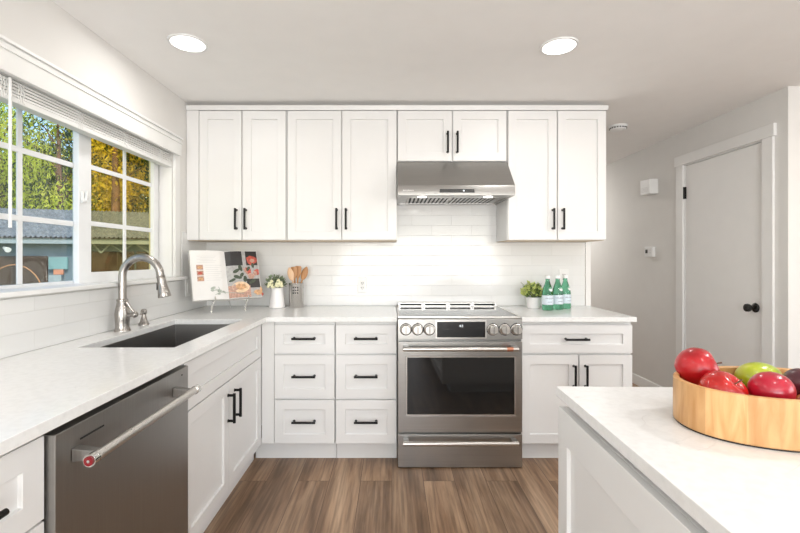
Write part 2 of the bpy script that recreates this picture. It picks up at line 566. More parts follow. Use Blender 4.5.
    def shaker(self, u0, u1, v0, v1, P, t=0.02, fr=0.058, dep=0.011, top=None, bot=None):
        """shaker front: flat frame round a recessed field; P(u, v, w), w outward"""
        top = fr if top is None else top
        bot = fr if bot is None else bot
        O0 = [(u0, v0), (u1, v0), (u1, v1), (u0, v1)]
        I0 = [(u0 + fr, v0 + bot), (u1 - fr, v0 + bot), (u1 - fr, v1 - top), (u0 + fr, v1 - top)]
        nv = self.bm.verts.new
        B = [nv(P(u, v, 0)) for u, v in O0]
        F_ = [nv(P(u, v, t)) for u, v in O0]
        I = [nv(P(u, v, t)) for u, v in I0]
        R_ = [nv(P(u, v, t - dep)) for u, v in I0]
        fs = [B[::-1], R_]
        for k in range(4):
            k2 = (k + 1) % 4
            fs += [[B[k], B[k2], F_[k2], F_[k]], [F_[k], F_[k2], I[k2], I[k]], [I[k], I[k2], R_[k2], R_[k]]]
        for f in fs:
            self.bm.faces.new(f).material_index = self.mi
        return self
    def build(self, name, mat, parent=None, bevel=0.0, angle=40, kind=None, mats=None, seg=2):
        bmesh.ops.recalc_face_normals(self.bm, faces=self.bm.faces)
        o_ = org(parent)
        for v in self.bm.verts:
            v.co -= o_
        lim = radians(angle)
        for f in self.bm.faces:
            f.smooth = True
        for e in self.bm.edges:
            if len(e.link_faces) == 2:
                e.smooth = e.calc_face_angle(0) < lim
            else:
                e.smooth = True
        me = bpy.data.meshes.new(name)
        self.bm.to_mesh(me); self.bm.free()
        for mm in (mats or [mat]):
            me.materials.append(M[mm])
        o = bpy.data.objects.new(name, me)
        COL.objects.link(o)
        if parent:
            o.parent = parent
            ORG[o.name] = o_
        if kind:
            o['kind'] = kind
        if bevel:
            md = o.modifiers.new('bevel', 'BEVEL')
            md.width = bevel; md.segments = seg; md.limit_method = 'ANGLE'; md.angle_limit = radians(40)
            md.harden_normals = True
        return o

def struct(mb, name, mat, bevel=0.0, parent=None):
    o = mb.build(name, mat, parent, bevel)
    if not parent:
        o['kind'] = 'structure'
    return o

def px(p, y):            # metric X of something seen at column p and standing y metres away
    return (p - VX) * y / FP
def pz(q, y):
    return EYE - (q - VY) * y / FP

PY = lambda y0: (lambda u, v, w: (u, y0 - w, v))      # faces the camera
PXp = lambda x0: (lambda u, v, w: (x0 + w, u, v))     # faces +X
PXn = lambda x0: (lambda u, v, w: (x0 - w, u, v))     # faces -X

XL, YB, XR, ZC = -1.42, 3.25, 2.48, 2.355
XE = 1.515          # free end of the back wall
YH = 7.0
ZT, ZU = 0.915, 0.886   # worktop top and underside

# ------------------------------------------------------------------ the room
struct(MB().box(-1.6, 5.1, -3.4, YH + .1, -0.1, 0), 'floor', 'floor_planks')
struct(MB().box(-1.6, 5.1, -3.4, YH + .1, ZC, ZC + .15), 'ceiling', 'ceiling_paint')
WY0, WY1, WZ0, WZ1 = 1.43, 2.744, 1.14, 2.0
struct(MB().slab([-3.3, WY0, WY1, YB + .12], [0, WZ0, WZ1, ZC], lambda i, j: not (i == 1 and j == 1), XL - .15, XL, lambda u, v, w: (w, u, v)), 'wall_left', 'wall_paint')
struct(MB().box(XL, XE, YB, YB + .12, 0, ZC), 'wall_back', 'wall_paint')
struct(MB().box(1.28, 1.40, YB + .12, YH, 0, ZC), 'wall_hall', 'wall_paint')
struct(MB().box(1.28, 2.6, YH, YH + .1, 0, ZC), 'wall_hall_end', 'wall_paint')
DY0, DY1, DZ = 2.83, 3.61, 2.07
struct(MB().slab([2.66, DY0, DY1, YH], [0, DZ, ZC], lambda i, j: not (i == 1 and j == 0), XR, XR + .12, lambda u, v, w: (w, u, v)), 'wall_right', 'wall_paint')
struct(MB().box(XR + .12, 5.0, 2.66, 2.78, 0, ZC), 'wall_right_return', 'wall_paint')
struct(MB().slab([-2.4, .6, 5], [0, .001], lambda i, j: False, 0, 1, PY(0)).box(4.999, 5.1, -3.3, -2.1, 0, ZC).box(4.999, 5.1, .9, 2.78, 0, ZC).box(4.999, 5.1, -2.1, .9, 0, .65).box(4.999, 5.1, -2.1, .9, 2.15, ZC), 'wall_far_right', 'wall_paint')
struct(MB().slab([XL, -1.25, 2.45, 5.0], [0, .06, 2.25, ZC], lambda i, j: not (i == 1 and j == 1), -3.42, -3.3, lambda u, v, w: (u, w, v)), 'wall_rear', 'wall_paint')

# baseboards
struct(MB().prism([(XR, 0), (XR - .014, 0), (XR - .014, .085), (XR - .008, .098), (XR, .098)], 1, 3.70, YH), 'baseboard_right', 'trim_paint')
struct(MB().prism([(XR, 0), (XR - .014, 0), (XR - .014, .085), (XR - .008, .098), (XR, .098)], 1, 2.66, 2.755), 'baseboard_corner', 'trim_paint')

# tile fields
struct(MB().slab([XL + .001, 0.034, 0.797, 1.472], [ZT + .001, 1.398, 1.69], lambda i, j: j == 0 or i == 1, 0, .008, PY(YB)), 'wall_back_tile', 'tile_back')
struct(MB().slab([-.8, 2.862, YB - .009], [ZT + .001, WZ0 - .012, 1.456], lambda i, j: j == 0 or i == 1, 0, .008, PXp(XL)), 'wall_left_tile', 'tile_left')
struct(MB().box(1.4725, 1.4765, YB - .010, YB - .0005, ZT + .002, 1.398), 'trim_tile_edge', 'chrome')
struct(MB().box(1.478, XE + .002, YB - .008, YB - .0003, ZT + .001, ZC - .002), 'trim_wall_end', 'trim_paint')

# inner door with casing, seen on the hall wall
DX = XR + .006
dr = MB().box(DX, DX + .036, DY0 + .012, DY1 - .012, .008, DZ - .012).build('door_1', 'door_paint', None, .002)
dr['kind'] = 'structure'
jb = MB().box(XR + .0005, XR + .119, DY0, DY0 + .009, 0, DZ - .0005).box(XR + .0005, XR + .119, DY1 - .009, DY1, 0, DZ - .0005).box(XR + .0005, XR + .119, DY0, DY1, DZ - .009, DZ)
jb.build('jamb', 'trim_paint', dr)
cs = MB().box(XR - .016, XR - .0005, DY0 - .078, DY0 + .004, 0, DZ).box(XR - .016, XR - .0005, DY1 - .004, DY1 + .080, 0, DZ)
cs.box(XR - .021, XR - .0005, DY0 - .092, DY1 + .094, DZ, DZ + .082)
cs.build('casing', 'trim_paint', dr, .002)
kb = MB().lathe([(0.0, 0), (0.032, 0), (0.033, -.004), (0.026, -.010), (0.011, -.013), (0.010, -.034), (0.016, -.038), (0.026, -.046), (0.0285, -.056), (0.026, -.066), (0.015, -.073), (0, -.074)], (DX, 2.905, .94), axis='X')
kb.build('door_knob', 'bronze_black', dr)
MB().box(DX - .001, DX + .02, DY0 + .0095, DY0 + .0115, .905, .975).build('latch_plate', 'black_metal', dr)
for z in (1.78, .3):
    MB().cyl((XR - .006, DY1 - .011, z), (XR - .006, DY1 - .011, z + .1), .008, seg=12).box(XR - .004, XR + .006, DY1 - .022, DY1 - .010, z, z + .1).build('hinge', 'black_metal', dr)

# ------------------------------------------------------------------ window
GX = -1.53
wf = MB()
wf.slab([WY0, WY0 + .03, 2.045, 2.095, 2.69, WY1], [WZ0, WZ0 + .032, 1.985, WZ1], lambda i, j: i in (0, 2, 4) or j in (0, 2), GX - .008, GX + .012, lambda u, v, w: (w, u, v))
win = wf.build('window_1', 'white_vinyl', None, .003)
win['kind'] = 'structure'
# sliding sash on the right, set inward
sa = MB().slab([2.022, 2.107, 2.660, 2.712], [WZ0 + .012, 1.209, 1.96, 1.99], lambda i, j: i in (0, 2) or j in (0, 2), GX + .0135, GX + .04, lambda u, v, w: (w, u, v))
sash = sa.build('sash', 'white_vinyl', win, .003)
MB().box(GX + .006, GX + .018, 2.1075, 2.6595, 1.2095, 1.9595).build('pane', 'glass_amber', sash)
mu = MB().slab([2.108, 2.383, 2.407, 2.659], [1.2095, 1.441, 1.465, 1.723, 1.747, 1.9595], lambda i, j: i == 1 or j in (1, 3), GX + .0185, GX + .026, lambda u, v, w: (w, u, v))
mu.build('muntin', 'white_vinyl', sash, .002)
MB().box(GX - .002, GX + .003, WY0 + .0305, 2.0445, WZ0 + .0325, 1.9845).build('pane', 'glass_clear', win)
mu = MB().slab([WY0 + .0305, 1.724, 1.748, 2.0445], [WZ0 + .0325, 1.431, 1.455, 1.710, 1.734, 1.9845], lambda i, j: i == 1 or j in (1, 3), GX + .0035, GX + .0115, lambda u, v, w: (w, u, v))
mu.build('muntin', 'white_vinyl', win, .002)
lk = MB().box(GX + .0405, GX + .052, 2.032, 2.062, 1.545, 1.60)
lk.cyl((GX + .05, 2.047, 1.56), (GX + .066, 2.047, 1.56), .009, seg=12).box(GX + .056, GX + .066, 2.040, 2.054, 1.56, 1.60)
lk.build('sash_lock', 'white_plastic', win, .002)
rv = MB().box(GX + .013, XL + .001, WY1 - .008, WY1 - .0005, WZ0 + .019, WZ1 - .009).box(GX + .013, XL + .001, WY0 + .0005, WY0 + .008, WZ0 + .019, WZ1 - .009).box(GX + .013, XL + .001, WY0 + .0005, WY1 - .0005, WZ1 - .0085, WZ1 - .0005)
rv.build('reveal', 'trim_paint', win)
cs = MB().box(XL + .001, XL + .02, WY1 + .004, WY1 + .066, WZ0 + .02, WZ1 - .005).box(XL + .001, XL + .02, WY0 - .09, WY0 - .004, WZ0 + .02, WZ1 - .005)
cs.box(XL + .001, XL + .024, WY0 - .10, WY1 + .078, WZ1 - .005, 2.062)
cs.box(XL + .001, XL + .034, WY0 - .11, WY1 + .086, 2.062, 2.075)
cs.build('casing', 'trim_paint', win, .002)
MB().box(XL - .10, XL + .05, WY0 - .10, WY1 + .112, WZ0 - .002, WZ0 + .018).build('stool', 'trim_paint', win, .004)

# ------------------------------------------------------------------ blinds gathered at the top of the window
bl = thing('window_blind', 'white wooden slat blind raised to the top of the window', 'blind', (XL, 2.08, 1.87))
MB().box(XL + .0245, XL + .046, WY0 - .05, 2.775, 1.945, 2.028).box(XL + .0245, XL + .052, WY0 - .055, 2.780, 2.022, 2.034).build('valance', 'blind_white', bl, .002)
sl = MB()
for k in range(7):
    z = 1.891 + k * .0122
    dy = .003 * ((k * 7) % 3 - 1)
    sl.hexa([(XL - .045, WY0 + .02, z), (XL + .004, WY0 + .02, z - .004), (XL + .004, 2.724 + dy, z - .004), (XL - .045, 2.724 + dy, z),
             (XL - .045, WY0 + .02, z + .0085), (XL + .004, WY0 + .02, z + .0045), (XL + .004, 2.724 + dy, z + .0045), (XL - .045, 2.724 + dy, z + .0085)])
so = sl.build('slats', 'blind_white', bl)
MB().box(XL - .045, XL + .005, WY0 + .015, 2.730, 1.864, 1.886).build('bottom_rail', 'blind_white', bl, .003)
for y in (1.55, 1.62, 1.93, 2.26, 2.60):
    t_ = MB()
    for j in range(3):
        yy = y + (j - 1) * .012
        t_.tube([(XL + .0065, yy + .004 * sin(k * 1.9 + j), 1.868 + k * .0125) for k in range(7)], .0016, 6)
    t_.build('ladder_cord', 'blind_white', bl)
MB().cyl((XL + .012, 1.567, 1.392), (XL + .012, 1.567, 1.945), .0055, seg=8).build('tilt_wand', 'white_plastic', bl)

# ------------------------------------------------------------------ cabinets
def pull(parent, P, u, v, vert=True, L=.146, name='handle'):
    mb = MB()
    h = L / 2
    a, b = ((u, v - h), (u, v + h)) if vert else ((u - h, v), (u + h, v))
    e = .010
    pa = ((u, v - h + e), (u, v + h - e)) if vert else ((u - h + e, v), (u + h - e, v))
    off = .032
    mb.cyl(P(a[0], a[1], off + .02), P(b[0], b[1], off + .02), .0072, seg=12)
    for q in pa:
        mb.cyl(P(q[0], q[1], .0205), P(q[0], q[1], off + .02), .0066, seg=12)
        mb.cyl(P(q[0], q[1], .0205), P(q[0], q[1], .0225), .0085, seg=12)
    return mb.build(name, 'black_metal', parent)

def cabinet(name, label, cat, body, P, fronts, toe=None, group=None, extra=None, under=None, paint='cabinet_paint'):
    x0, x1, y0, y1, z0, z1 = body
    t = thing(name, label, cat, ((x0 + x1) / 2, (y0 + y1) / 2, 0 if toe else z0), group)
    MB().box(*body).build('body', paint, t, .001)
    for kind, u0, u1, v0, v1, h in fronts:
        mb = MB()
        if kind == 'drawer':
            mb.shaker(u0, u1, v0, v1, P, fr=.058, top=min(.058, (v1 - v0) * .32), bot=min(.058, (v1 - v0) * .32))
        else:
            mb.shaker(u0, u1, v0, v1, P)
        d = mb.build(kind if kind != 'false' else 'drawer_front', paint, t, .0015)
        if h:
            pull(d, P, h[0], h[1], h[2])
    if toe:
        MB().box(*toe).build('toe_kick', paint, t)
    if extra:
        MB().box(*extra).build('filler_strip', paint, t, .001)
    if under:
        MB().box(*under).build('underside_panel', 'cabinet_underside', t)
    return t

# wall cabinets
UF = 2.947
ux = lambda p: px(p, 2.927)
ZU0, ZU1 = 1.402, 2.298
def upper(label, a, b, z0, doors, hz, extra=None):
    x0, x1 = a, b
    fr = []
    for u0, u1, hu in doors:
        fr.append(('door', u0, u1, z0 + .004, 2.294, (hu, hz, True)))
    return cabinet('wall_cabinet', label, 'cabinet', (x0, x1, UF, YB - .0005, z0 + .002, ZU1), PY(UF), fr, extra=extra,
                   under=(x0 + .003, x1 - .003, UF + .004, YB - .012, z0 - .001, z0 + .0015))
HZ = (pz(208, 2.89) + pz(229.5, 2.89)) / 2
upper('white two-door wall cabinet in the corner beside the window', -1.416, ux(286.3), ZU0, [(ux(199.2), ux(241.4), ux(236.6)), (ux(242.6), ux(285.6), ux(246.0))], HZ,
      extra=(-1.4165, ux(198.6), 2.928, UF - .0005, ZU0 + .004, 2.297))
upper('white two-door wall cabinet directly left of the steel range hood', ux(287.0), ux(396.9), ZU0, [(ux(287.4), ux(341.1), ux(336.8)), (ux(342.3), ux(396.3), ux(346.2))], HZ)
HZ2 = (pz(130.5, 2.89) + pz(152.5, 2.89)) / 2
upper('short white two-door cabinet above the steel range hood', ux(397.4), ux(507.3), 1.945, [(ux(397.9), ux(451.7), ux(447.4)), (ux(453.0), ux(506.6), ux(457.0))], HZ2)
upper('white two-door wall cabinet at the hall end, right of the range hood', ux(507.9), ux(606.3), ZU0, [(ux(508.4), ux(556.8), ux(552.6)), (ux(558.0), ux(606.2), ux(562.4))], HZ)
cm = MB().prism([(2.924, 2.2985), (2.924, 2.303), (2.914, 2.320), (2.914, 2.327), (2.99, 2.327), (2.99, 2.2985)], 0, -1.416, ux(607.8))
struct(cm, 'trim_cabinet_crown', 'cabinet_paint', .0015)
struct(MB().box(-1.416, ux(606.3), 2.985, 3.249, 2.3275, ZC - .0005), 'trim_cabinet_filler', 'wall_paint')

# base cabinets along the back wall
BF = 2.665
bx_ = lambda p: px(p, 2.645)
rows = [(pz(353.2, 2.645), pz(325, 2.645)), (pz(398.3, 2.645), pz(355.2, 2.645)), (pz(443.6, 2.645), pz(400.2, 2.645))]
def drawers(u0, u1):
    return [('drawer', u0, u1, z0, z1, ((u0 + u1) / 2, (z0 + z1) / 2 + .006, False)) for z0, z1 in rows]
cabinet('drawer_cabinet', 'white three-drawer base cabinet in the corner beside the sink run', 'cabinet', (bx_(273.6), bx_(334.9), BF, 3.24, .124, ZU - .001), PY(BF),
        drawers(bx_(274.4), bx_(334.3)), toe=(-.872, bx_(334.9), 2.72, 2.735, .0005, .1235), extra=(-.8105, bx_(273.9), 2.646, 2.664, .124, .884))
cabinet('drawer_cabinet', 'white three-drawer base cabinet touching the left side of the range', 'cabinet', (bx_(335.3), .030, BF, 3.24, .124, ZU - .001), PY(BF),
        drawers(bx_(335.9), bx_(396.3)), toe=(bx_(335.3), .030, 2.72, 2.735, .0005, .1235))
r0, r1 = .800, 1.497
cabinet('base_cabinet', 'white base cabinet with one drawer over two doors, right of the range', 'cabinet', (r0, r1, BF, 3.24, .124, ZU - .001), PY(BF),
        [('drawer', r0 + .002, r1 - .001, rows[0][0], rows[0][1], (px(579, 2.6), pz(340.2, 2.6), False)),
         ('door', r0 + .002, bx_(578.2), rows[2][0], rows[1][1], (bx_(573.6), .545, True)),
         ('door', bx_(579.6), r1 - .001, rows[2][0], rows[1][1], (bx_(585.2), .545, True))],
        toe=(r0, r1, 2.72, 2.735, .0005, .1235))

# base cabinets along the window wall
LF = -.831
sk = cabinet('sink_cabinet', 'white sink base cabinet with false drawer front over two doors', 'cabinet', (-1.405, LF, 1.657, 2.664, .124, .66), PXp(LF),
        [('false', 1.660, 2.622, .672, .868, None),
         ('door', 1.660, 2.113, .128, .666, (2.100, .538, True)),
         ('door', 2.117, 2.622, .128, .666, (2.186, .538, True))],
        toe=(-.893, -.878, 1.66, 2.70, .0005, .1235))
MB().box(LF - .018, LF, 1.657, 2.664, .66, ZU - .001).box(-1.405, LF - .018, 1.657, 1.673, .66, ZU - .001).box(-1.405, LF - .018, 2.648, 2.664, .66, ZU - .001).build('apron', 'cabinet_paint', sk)
MB().box(LF + .0005, LF + .018, 2.6245, 2.6445, .124, .884).build('filler_strip', 'cabinet_paint', sk)
cabinet('drawer_cabinet', 'white drawer cabinet beside the near side of the dishwasher', 'cabinet', (-1.405, LF, .40, .993, .124, ZU - .001), PXp(LF),
        [('drawer', .404, .9915, .672, .866, (.785, .768, False)),
         ('drawer', .404, .9915, .40, .666, (.785, .54, False)), ('drawer', .404, .9915, .128, .394, (.785, .26, False))],
        toe=(-.893, -.878, .40, .993, .0005, .1235))

# ------------------------------------------------------------------ worktops
ct = MB().slab([XL + .0005, -1.285, -.890, -.777, .0325], [.38, 1.735, 2.52, 2.615, YB - .0005],
               lambda i, j: (i < 3 or j == 3) and not (i == 1 and j == 1), ZU, ZT, lambda u, v, w: (u, v, w))
tag(ct.build('worktop', 'quartz', None, .002), 'white quartz L-shaped worktop with the sink cut into it', 'worktop')
ct = MB().box(.7965, 1.508, 2.615, YB - .0005, ZU, ZT)
tag(ct.build('worktop', 'quartz', None, .002), 'short white quartz worktop right of the range, holding three green bottles', 'worktop')

# ------------------------------------------------------------------ sink
s_ = thing('kitchen_sink', 'undermount stainless steel sink below the window', 'sink', (-1.087, 2.13, .68))
def basin(x0, x1, y0, y1, z0, z1, th, mat, parent):
    m = MB()
    nv = m.bm.verts.new
    def ring(x0, x1, y0, y1, z): return [nv((x0, y0, z)), nv((x1, y0, z)), nv((x1, y1, z)), nv((x0, y1, z))]
    a = ring(x0 - .012, x1 + .012, y0 - .012, y1 + .012, z1)
    b = ring(x0, x1, y0, y1, z1)
    c = ring(x0 + .004, x1 - .004, y0 + .004, y1 - .004, z0)
    d = ring(x0 - th, x1 + th, y0 - th, y1 + th, z0 - th)
    e = ring(x0 - .012, x1 + .012, y0 - .012, y1 + .012, z1 - .003)
    for A, B in ((a, b), (b, c), (e, d), (a, e)):
        for k in range(4):
            m.bm.faces.new((A[k], A[(k + 1) % 4], B[(k + 1) % 4], B[k]))
    m.bm.faces.new(c); m.bm.faces.new(d)
    return m.build('basin', mat, parent, .004)
basin(-1.288, -.886, 1.731, 2.524, .69, ZU - .0008, .002, 'steel_sink', s_)
MB().lathe([(0, .001), (.03, .001), (.045, .004), (.05, .001), (.05, 0), (0, 0)], (-1.087, 2.13, .6905)).build('drain', 'chrome', s_)

# ------------------------------------------------------------------ faucet
fx, fy = -1.348, 2.125
fa = thing('faucet', 'brushed nickel gooseneck faucet behind the sink', 'faucet', (fx, fy, ZT))
MB().lathe([(0, .0005), (.036, .0005), (.036, .006), (.033, .010), (.031, .022), (.033, .055), (.0345, .085), (.031, .110), (.0255, .135), (.0235, .148), (.026, .150), (.026, .158), (.0215, .161), (0, .161)], (fx, fy, ZT), 32).build('body', 'nickel', fa)
R_ = .092
zc = 1.283 - R_
pts = [(fx, fy, ZT + .158), (fx, fy, ZT + .20)]
pts += [(fx, fy, zc - .04)]
for k in range(0, 15):
    a = pi - k * (pi - radians(14)) / 14
    pts.append((fx + R_ + R_ * cos(a), fy + .01 * (k / 14), zc + R_ * sin(a)))
pts.append((pts[-1][0] + .004, pts[-1][1], pts[-1][2] - .022))
lx, ly, lz = pts[-1]
MB().tube(pts, .0185, 16).build('spout', 'nickel', fa)
dirv = Vector((0.20, 0.0, -1)).normalized()
p0 = Vector((lx, ly, lz))
hd = MB()
hd.tube([p0 + dirv * t_ for t_ in (0, .004, .008, .05, .085, .105, .110)], [.0195, .0215, .0195, .0215, .028, .031, .029], 20)
sh = hd.build('spray_head', 'nickel', fa)
bq = p0 + dirv * .055
MB().box(bq.x - .028, bq.x - .016, bq.y - .008, bq.y + .008, bq.z - .018, bq.z + .018).build('spray_button', 'black_plastic', sh, .002)
lv = MB().cyl((fx + .028, fy - .004, ZT + .078), (fx + .060, fy - .006, ZT + .082), .010, seg=16)
lv.ball((fx + .066, fy - .006, ZT + .083), .016)
lv.tube([(fx + .066, fy - .006, ZT + .09), (fx + .050, fy - .012, ZT + .115), (fx + .032, fy - .016, ZT + .146)], [.006, .005, .0065], 10)
lv.build('lever', 'nickel', fa)
sx, sy = -1.352, 2.315
sd = thing('soap_dispenser', 'small brushed nickel soap dispenser beside the faucet', 'soap dispenser', (sx, sy, ZT))
MB().lathe([(0, .0005), (.027, .0005), (.027, .006), (.022, .012), (.016, .030), (.011, .048), (.010, .058), (0, .058)], (sx, sy, ZT), 24).build('base', 'nickel', sd)
MB().lathe([(0, .058), (.013, .058), (.0155, .066), (.0155, .078), (.011, .086), (0, .088)], (sx, sy, ZT), 20).tube([(sx, sy, ZT + .075), (sx + .010, sy - .035, ZT + .074), (sx + .016, sy - .06, ZT + .066)], [.006, .005, .004], 8).build('pump', 'nickel', sd)

# ------------------------------------------------------------------ dishwasher
dw = thing('dishwasher', 'stainless steel dishwasher with a bar handle, under the worktop', 'dishwasher', (-1.1, 1.32, 0))
DX0 = -.79
MB().box(-1.40, -.850, .998, 1.650, .10, .868).box(-1.40, -.87, .998, 1.650, .868, ZU - .001).build('body', 'dark_gap', dw)
MB().box(-.8495, DX0, .9975, 1.648, .115, .864).build('door', 'steel_side', dw, .0025)
dwd = dw.children[-1]
for y in (1.060, 1.545):
    hb = MB()
    hb.hexa([(DX0 + .0005, y - .014, .776), (DX0 + .0005, y + .014, .776), (DX0 + .0005, y + .014, .810), (DX0 + .0005, y - .014, .810)] +
            [(-.735, y - .011, .782), (-.735, y + .011, .782), (-.725, y + .011, .802), (-.725, y - .011, .802)])
    hb.build('handle_bracket', 'steel_side', dwd, .002)
MB().cyl((-.728, 1.022, .792), (-.728, 1.585, .792), .0125, seg=20).build('handle', 'steel_bright', dwd)
for ya, yb in ((1.590, 1.568), (1.0215, 1.042)):
    MB().cyl((-.728, ya, .792), (-.728, yb, .792), .0155, seg=20).build('handle_collar', 'chrome', dwd)
MB().cyl((-.728, 1.0212, .792), (-.728, 1.0185, .792), .0118, seg=20).build('medallion', 'red_enamel', dwd)
MB().cyl((-.728, 1.0184, .792), (-.728, 1.0175, .792), .0035, seg=12).build('medallion_centre', 'chrome', dwd)
MB().box(DX0 + .0002, DX0 + .0012, 1.076, 1.165, .8195, .824).build('vent_slot', 'dark_gap', dwd)
MB().box(DX0 + .0002, DX0 + .0015, 1.595, 1.600, .838, .843).build('indicator', 'dark_gap', dwd)

# ------------------------------------------------------------------ range
RX0, RX1 = .0355, .7935
RF = 2.584
rx = lambda p: px(p, RF)
rz = lambda q: pz(q, RF)
rg = thing('range_oven', 'stainless steel slide-in electric range with six knobs', 'range', ((RX0 + RX1) / 2, 2.9, 0))
MB().box(RX0, RX1, RF + .034, 3.235, .012, .895).build('body', 'steel_side', rg)
MB().box(RX0 + .05, RX1 - .05, RF + .08, 3.2, .0005, .0115).build('base', 'dark_gap', rg)
tp = MB().box(RX0 + .006, RX1 - .006, RF + .050, 3.16, .8955, .9185)
tp.build('cooktop', 'cooktop_glass', rg, .001)
MB().slab([RX0, RX0 + .008, RX1 - .008, RX1], [RF + .035, RF + .052, 3.16], lambda i, j: i != 1 or j == 0, .8955, .9205, lambda u, v, w: (u, v, w)).build('cooktop_frame', 'steel_bright', rg, .0015)
# raised vent strip at the back of the cooktop
vt = MB()
vt.box(RX0 + .01, RX1 - .01, 3.165, 3.235, .8955, .9195)
for z in (.9215, .941):
    vt.box(RX0 + .02, RX1 - .02, 3.17, 3.232, z - .002, z + .0045)
for u in (.02, .19, .205, .375, .39, .555, .57, .735):
    vt.box(RX0 + u - .006, RX0 + u + .006, 3.168, 3.233, .9195, .947)
vt.build('rear_vent', 'steel_bright', rg, .001)
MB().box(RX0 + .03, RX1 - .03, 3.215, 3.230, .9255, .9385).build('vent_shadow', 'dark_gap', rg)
# faint burner rings
br = MB()
for cx_, cy_, r in ((.19, 2.78, .11), (.62, 2.78, .12), (.20, 3.03, .08), (.62, 3.03, .09), (.415, 3.05, .06)):
    br.lathe([(r, 0), (r, .0003), (r - .0015, .0003), (r - .0015, 0)], (RX0 - .0355 + cx_, cy_, .9186), 40, closed=True)
br.build('burner_ring', 'print_grey', rg)
# control panel leaning back a little
z0, z1 = rz(339.4), rz(319.4)
cpn = MB().prism([(RF + .001, z0), (RF + .034, z0), (RF + .050, z1 + .005), (RF + .012, z1 + .005), (RF + .003, z1)], 0, RX0, RX1)
cpan = cpn.build('control_panel', 'steel', rg, .002)
def PC(u, v, w):      # on the leaning control panel: v runs 0..1 up the panel
    return (u, RF + .001 + v * .002 - w, z0 + v * (z1 - z0))
def quad_on(P, u0, u1, v0, v1, w0, w1):
    return [P(u0, v0, w0), P(u1, v0, w0), P(u1, v1, w0), P(u0, v1, w0), P(u0, v0, w1), P(u1, v0, w1), P(u1, v1, w1), P(u0, v1, w1)]
MB().hexa(quad_on(PC, rx(435.6), rx(486.6), .04, .96, .0002, .0016)).build('display_frame', 'steel_bright', cpan)
MB().hexa(quad_on(PC, rx(437.0), rx(485.3), .10, .88, .0017, .0026)).build('display', 'black_plastic', cpan)

def text_mesh(s, size, P, u, v, w, mat, name, parent, align='CENTER', sx=1.0):
    cu = bpy.data.curves.new('t', 'FONT'); cu.body = s; cu.size = size; cu.align_x = align
    to = bpy.data.objects.new('t', cu)
    COL.objects.link(to)
    bpy.context.view_layer.update()
    dg = bpy.context.evaluated_depsgraph_get()
    me = bpy.data.meshes.new_from_object(to.evaluated_get(dg))
    bpy.data.objects.remove(to)
    mb = MB()
    vs = [mb.bm.verts.new(P(u + q.co.x * sx, v, w, q.co.y)) for q in me.vertices]
    for f in me.polygons:
        try: mb.bm.faces.new([vs[i] for i in f.vertices])
        except ValueError: pass
    return mb.build(name, mat, parent)
text_mesh('4:2', .020, lambda u, v, w, h: PC(u, v + h / (z1 - z0), w), rx(461.2), .62, .0028, 'digit_glow', 'clock_digits', cpan)
for i, p in enumerate((405.9, 417.6, 429.3, 492.9, 504.8, 516.4)):
    c = PC(rx(p), .50, 0)
    kn = MB().lathe([(0, -.0002), (.0325, -.0002), (.0325, -.004), (.0285, -.006), (.0275, -.030), (.025, -.034), (0, -.034)], c, 28, 'Y')
    knob = kn.build('knob', 'steel_bright', cpan)
    MB().box(c[0] - .004, c[0] + .004, c[1] - .040, c[1] - .0341, c[2] - .022, c[2] + .022).build('grip', 'steel', knob, .001)
    MB().box(c[0] - .003, c[0] + .003, c[1] - .0015, c[1] - .0003, c[2] + .036, c[2] + .040).build('dial_mark', 'print_dark', cpan)
    dk = MB().lathe([(.037, -.0004), (.037, -.0016), (.0328, -.0016), (.0328, -.0004)], c, 28, 'Y', closed=True).build('knob_ring', 'black_plastic', cpan)
# oven door
z0d, z1d = rz(432.4), rz(341.6)
wx0, wx1, wz0, wz1 = rx(406.1), rx(515.6), rz(415.6), rz(356.4)
od = MB().slab([RX0 + .001, wx0, wx1, RX1 - .001], [z0d, wz0, wz1, z1d], lambda i, j: not (i == 1 and j == 1), 0, .034, PY(RF + .033)).build('oven_door', 'steel', rg, .003)
MB().box(wx0 + .0005, wx1 - .0005, RF + .004, RF + .03, wz0 + .0005, wz1 - .0005).build('oven_window', 'oven_glass', od)
MB().slab([wx0 + .0005, wx0 + .006, wx1 - .006, wx1 - .0005], [wz0 + .0005, wz0 + .006, wz1 - .006, wz1 - .0005], lambda i, j: not (i == 1 and j == 1), 0, .004, PY(RF + .004)).build('window_rim', 'steel_bright', od)
hz = rz(347.4) - .004
def bar(parent, zc, name, badge=False):
    yb = RF - .050
    a, b = px(403.2, yb), px(518.5, yb)
    for u in (a + .018, b - .018):
        hm = MB().box(u - .016, u + .016, RF - .046, RF - .0012, zc - .010, zc + .016)
        hm.build('handle_mount', 'steel', parent, .003)
    MB().cyl((a, yb, zc), (b, yb, zc), .0128, seg=18).build(name, 'steel_bright', parent)
    if badge:
        MB().cyl((px(506.8, yb), yb, zc), (px(513.0, yb), yb, zc), .0137, seg=18).build('copper_badge', 'copper', parent)
bar(od, EYE - (349.3 - VY) / FP * (RF - .05), 'handle', True)
dr2 = MB().box(RX0 + .001, RX1 - .001, RF, RF + .033, rz(467.6), rz(434.6)).build('warming_drawer', 'steel', rg, .003)
bar(dr2, EYE - (443.9 - VY) / FP * (RF - .05), 'handle')

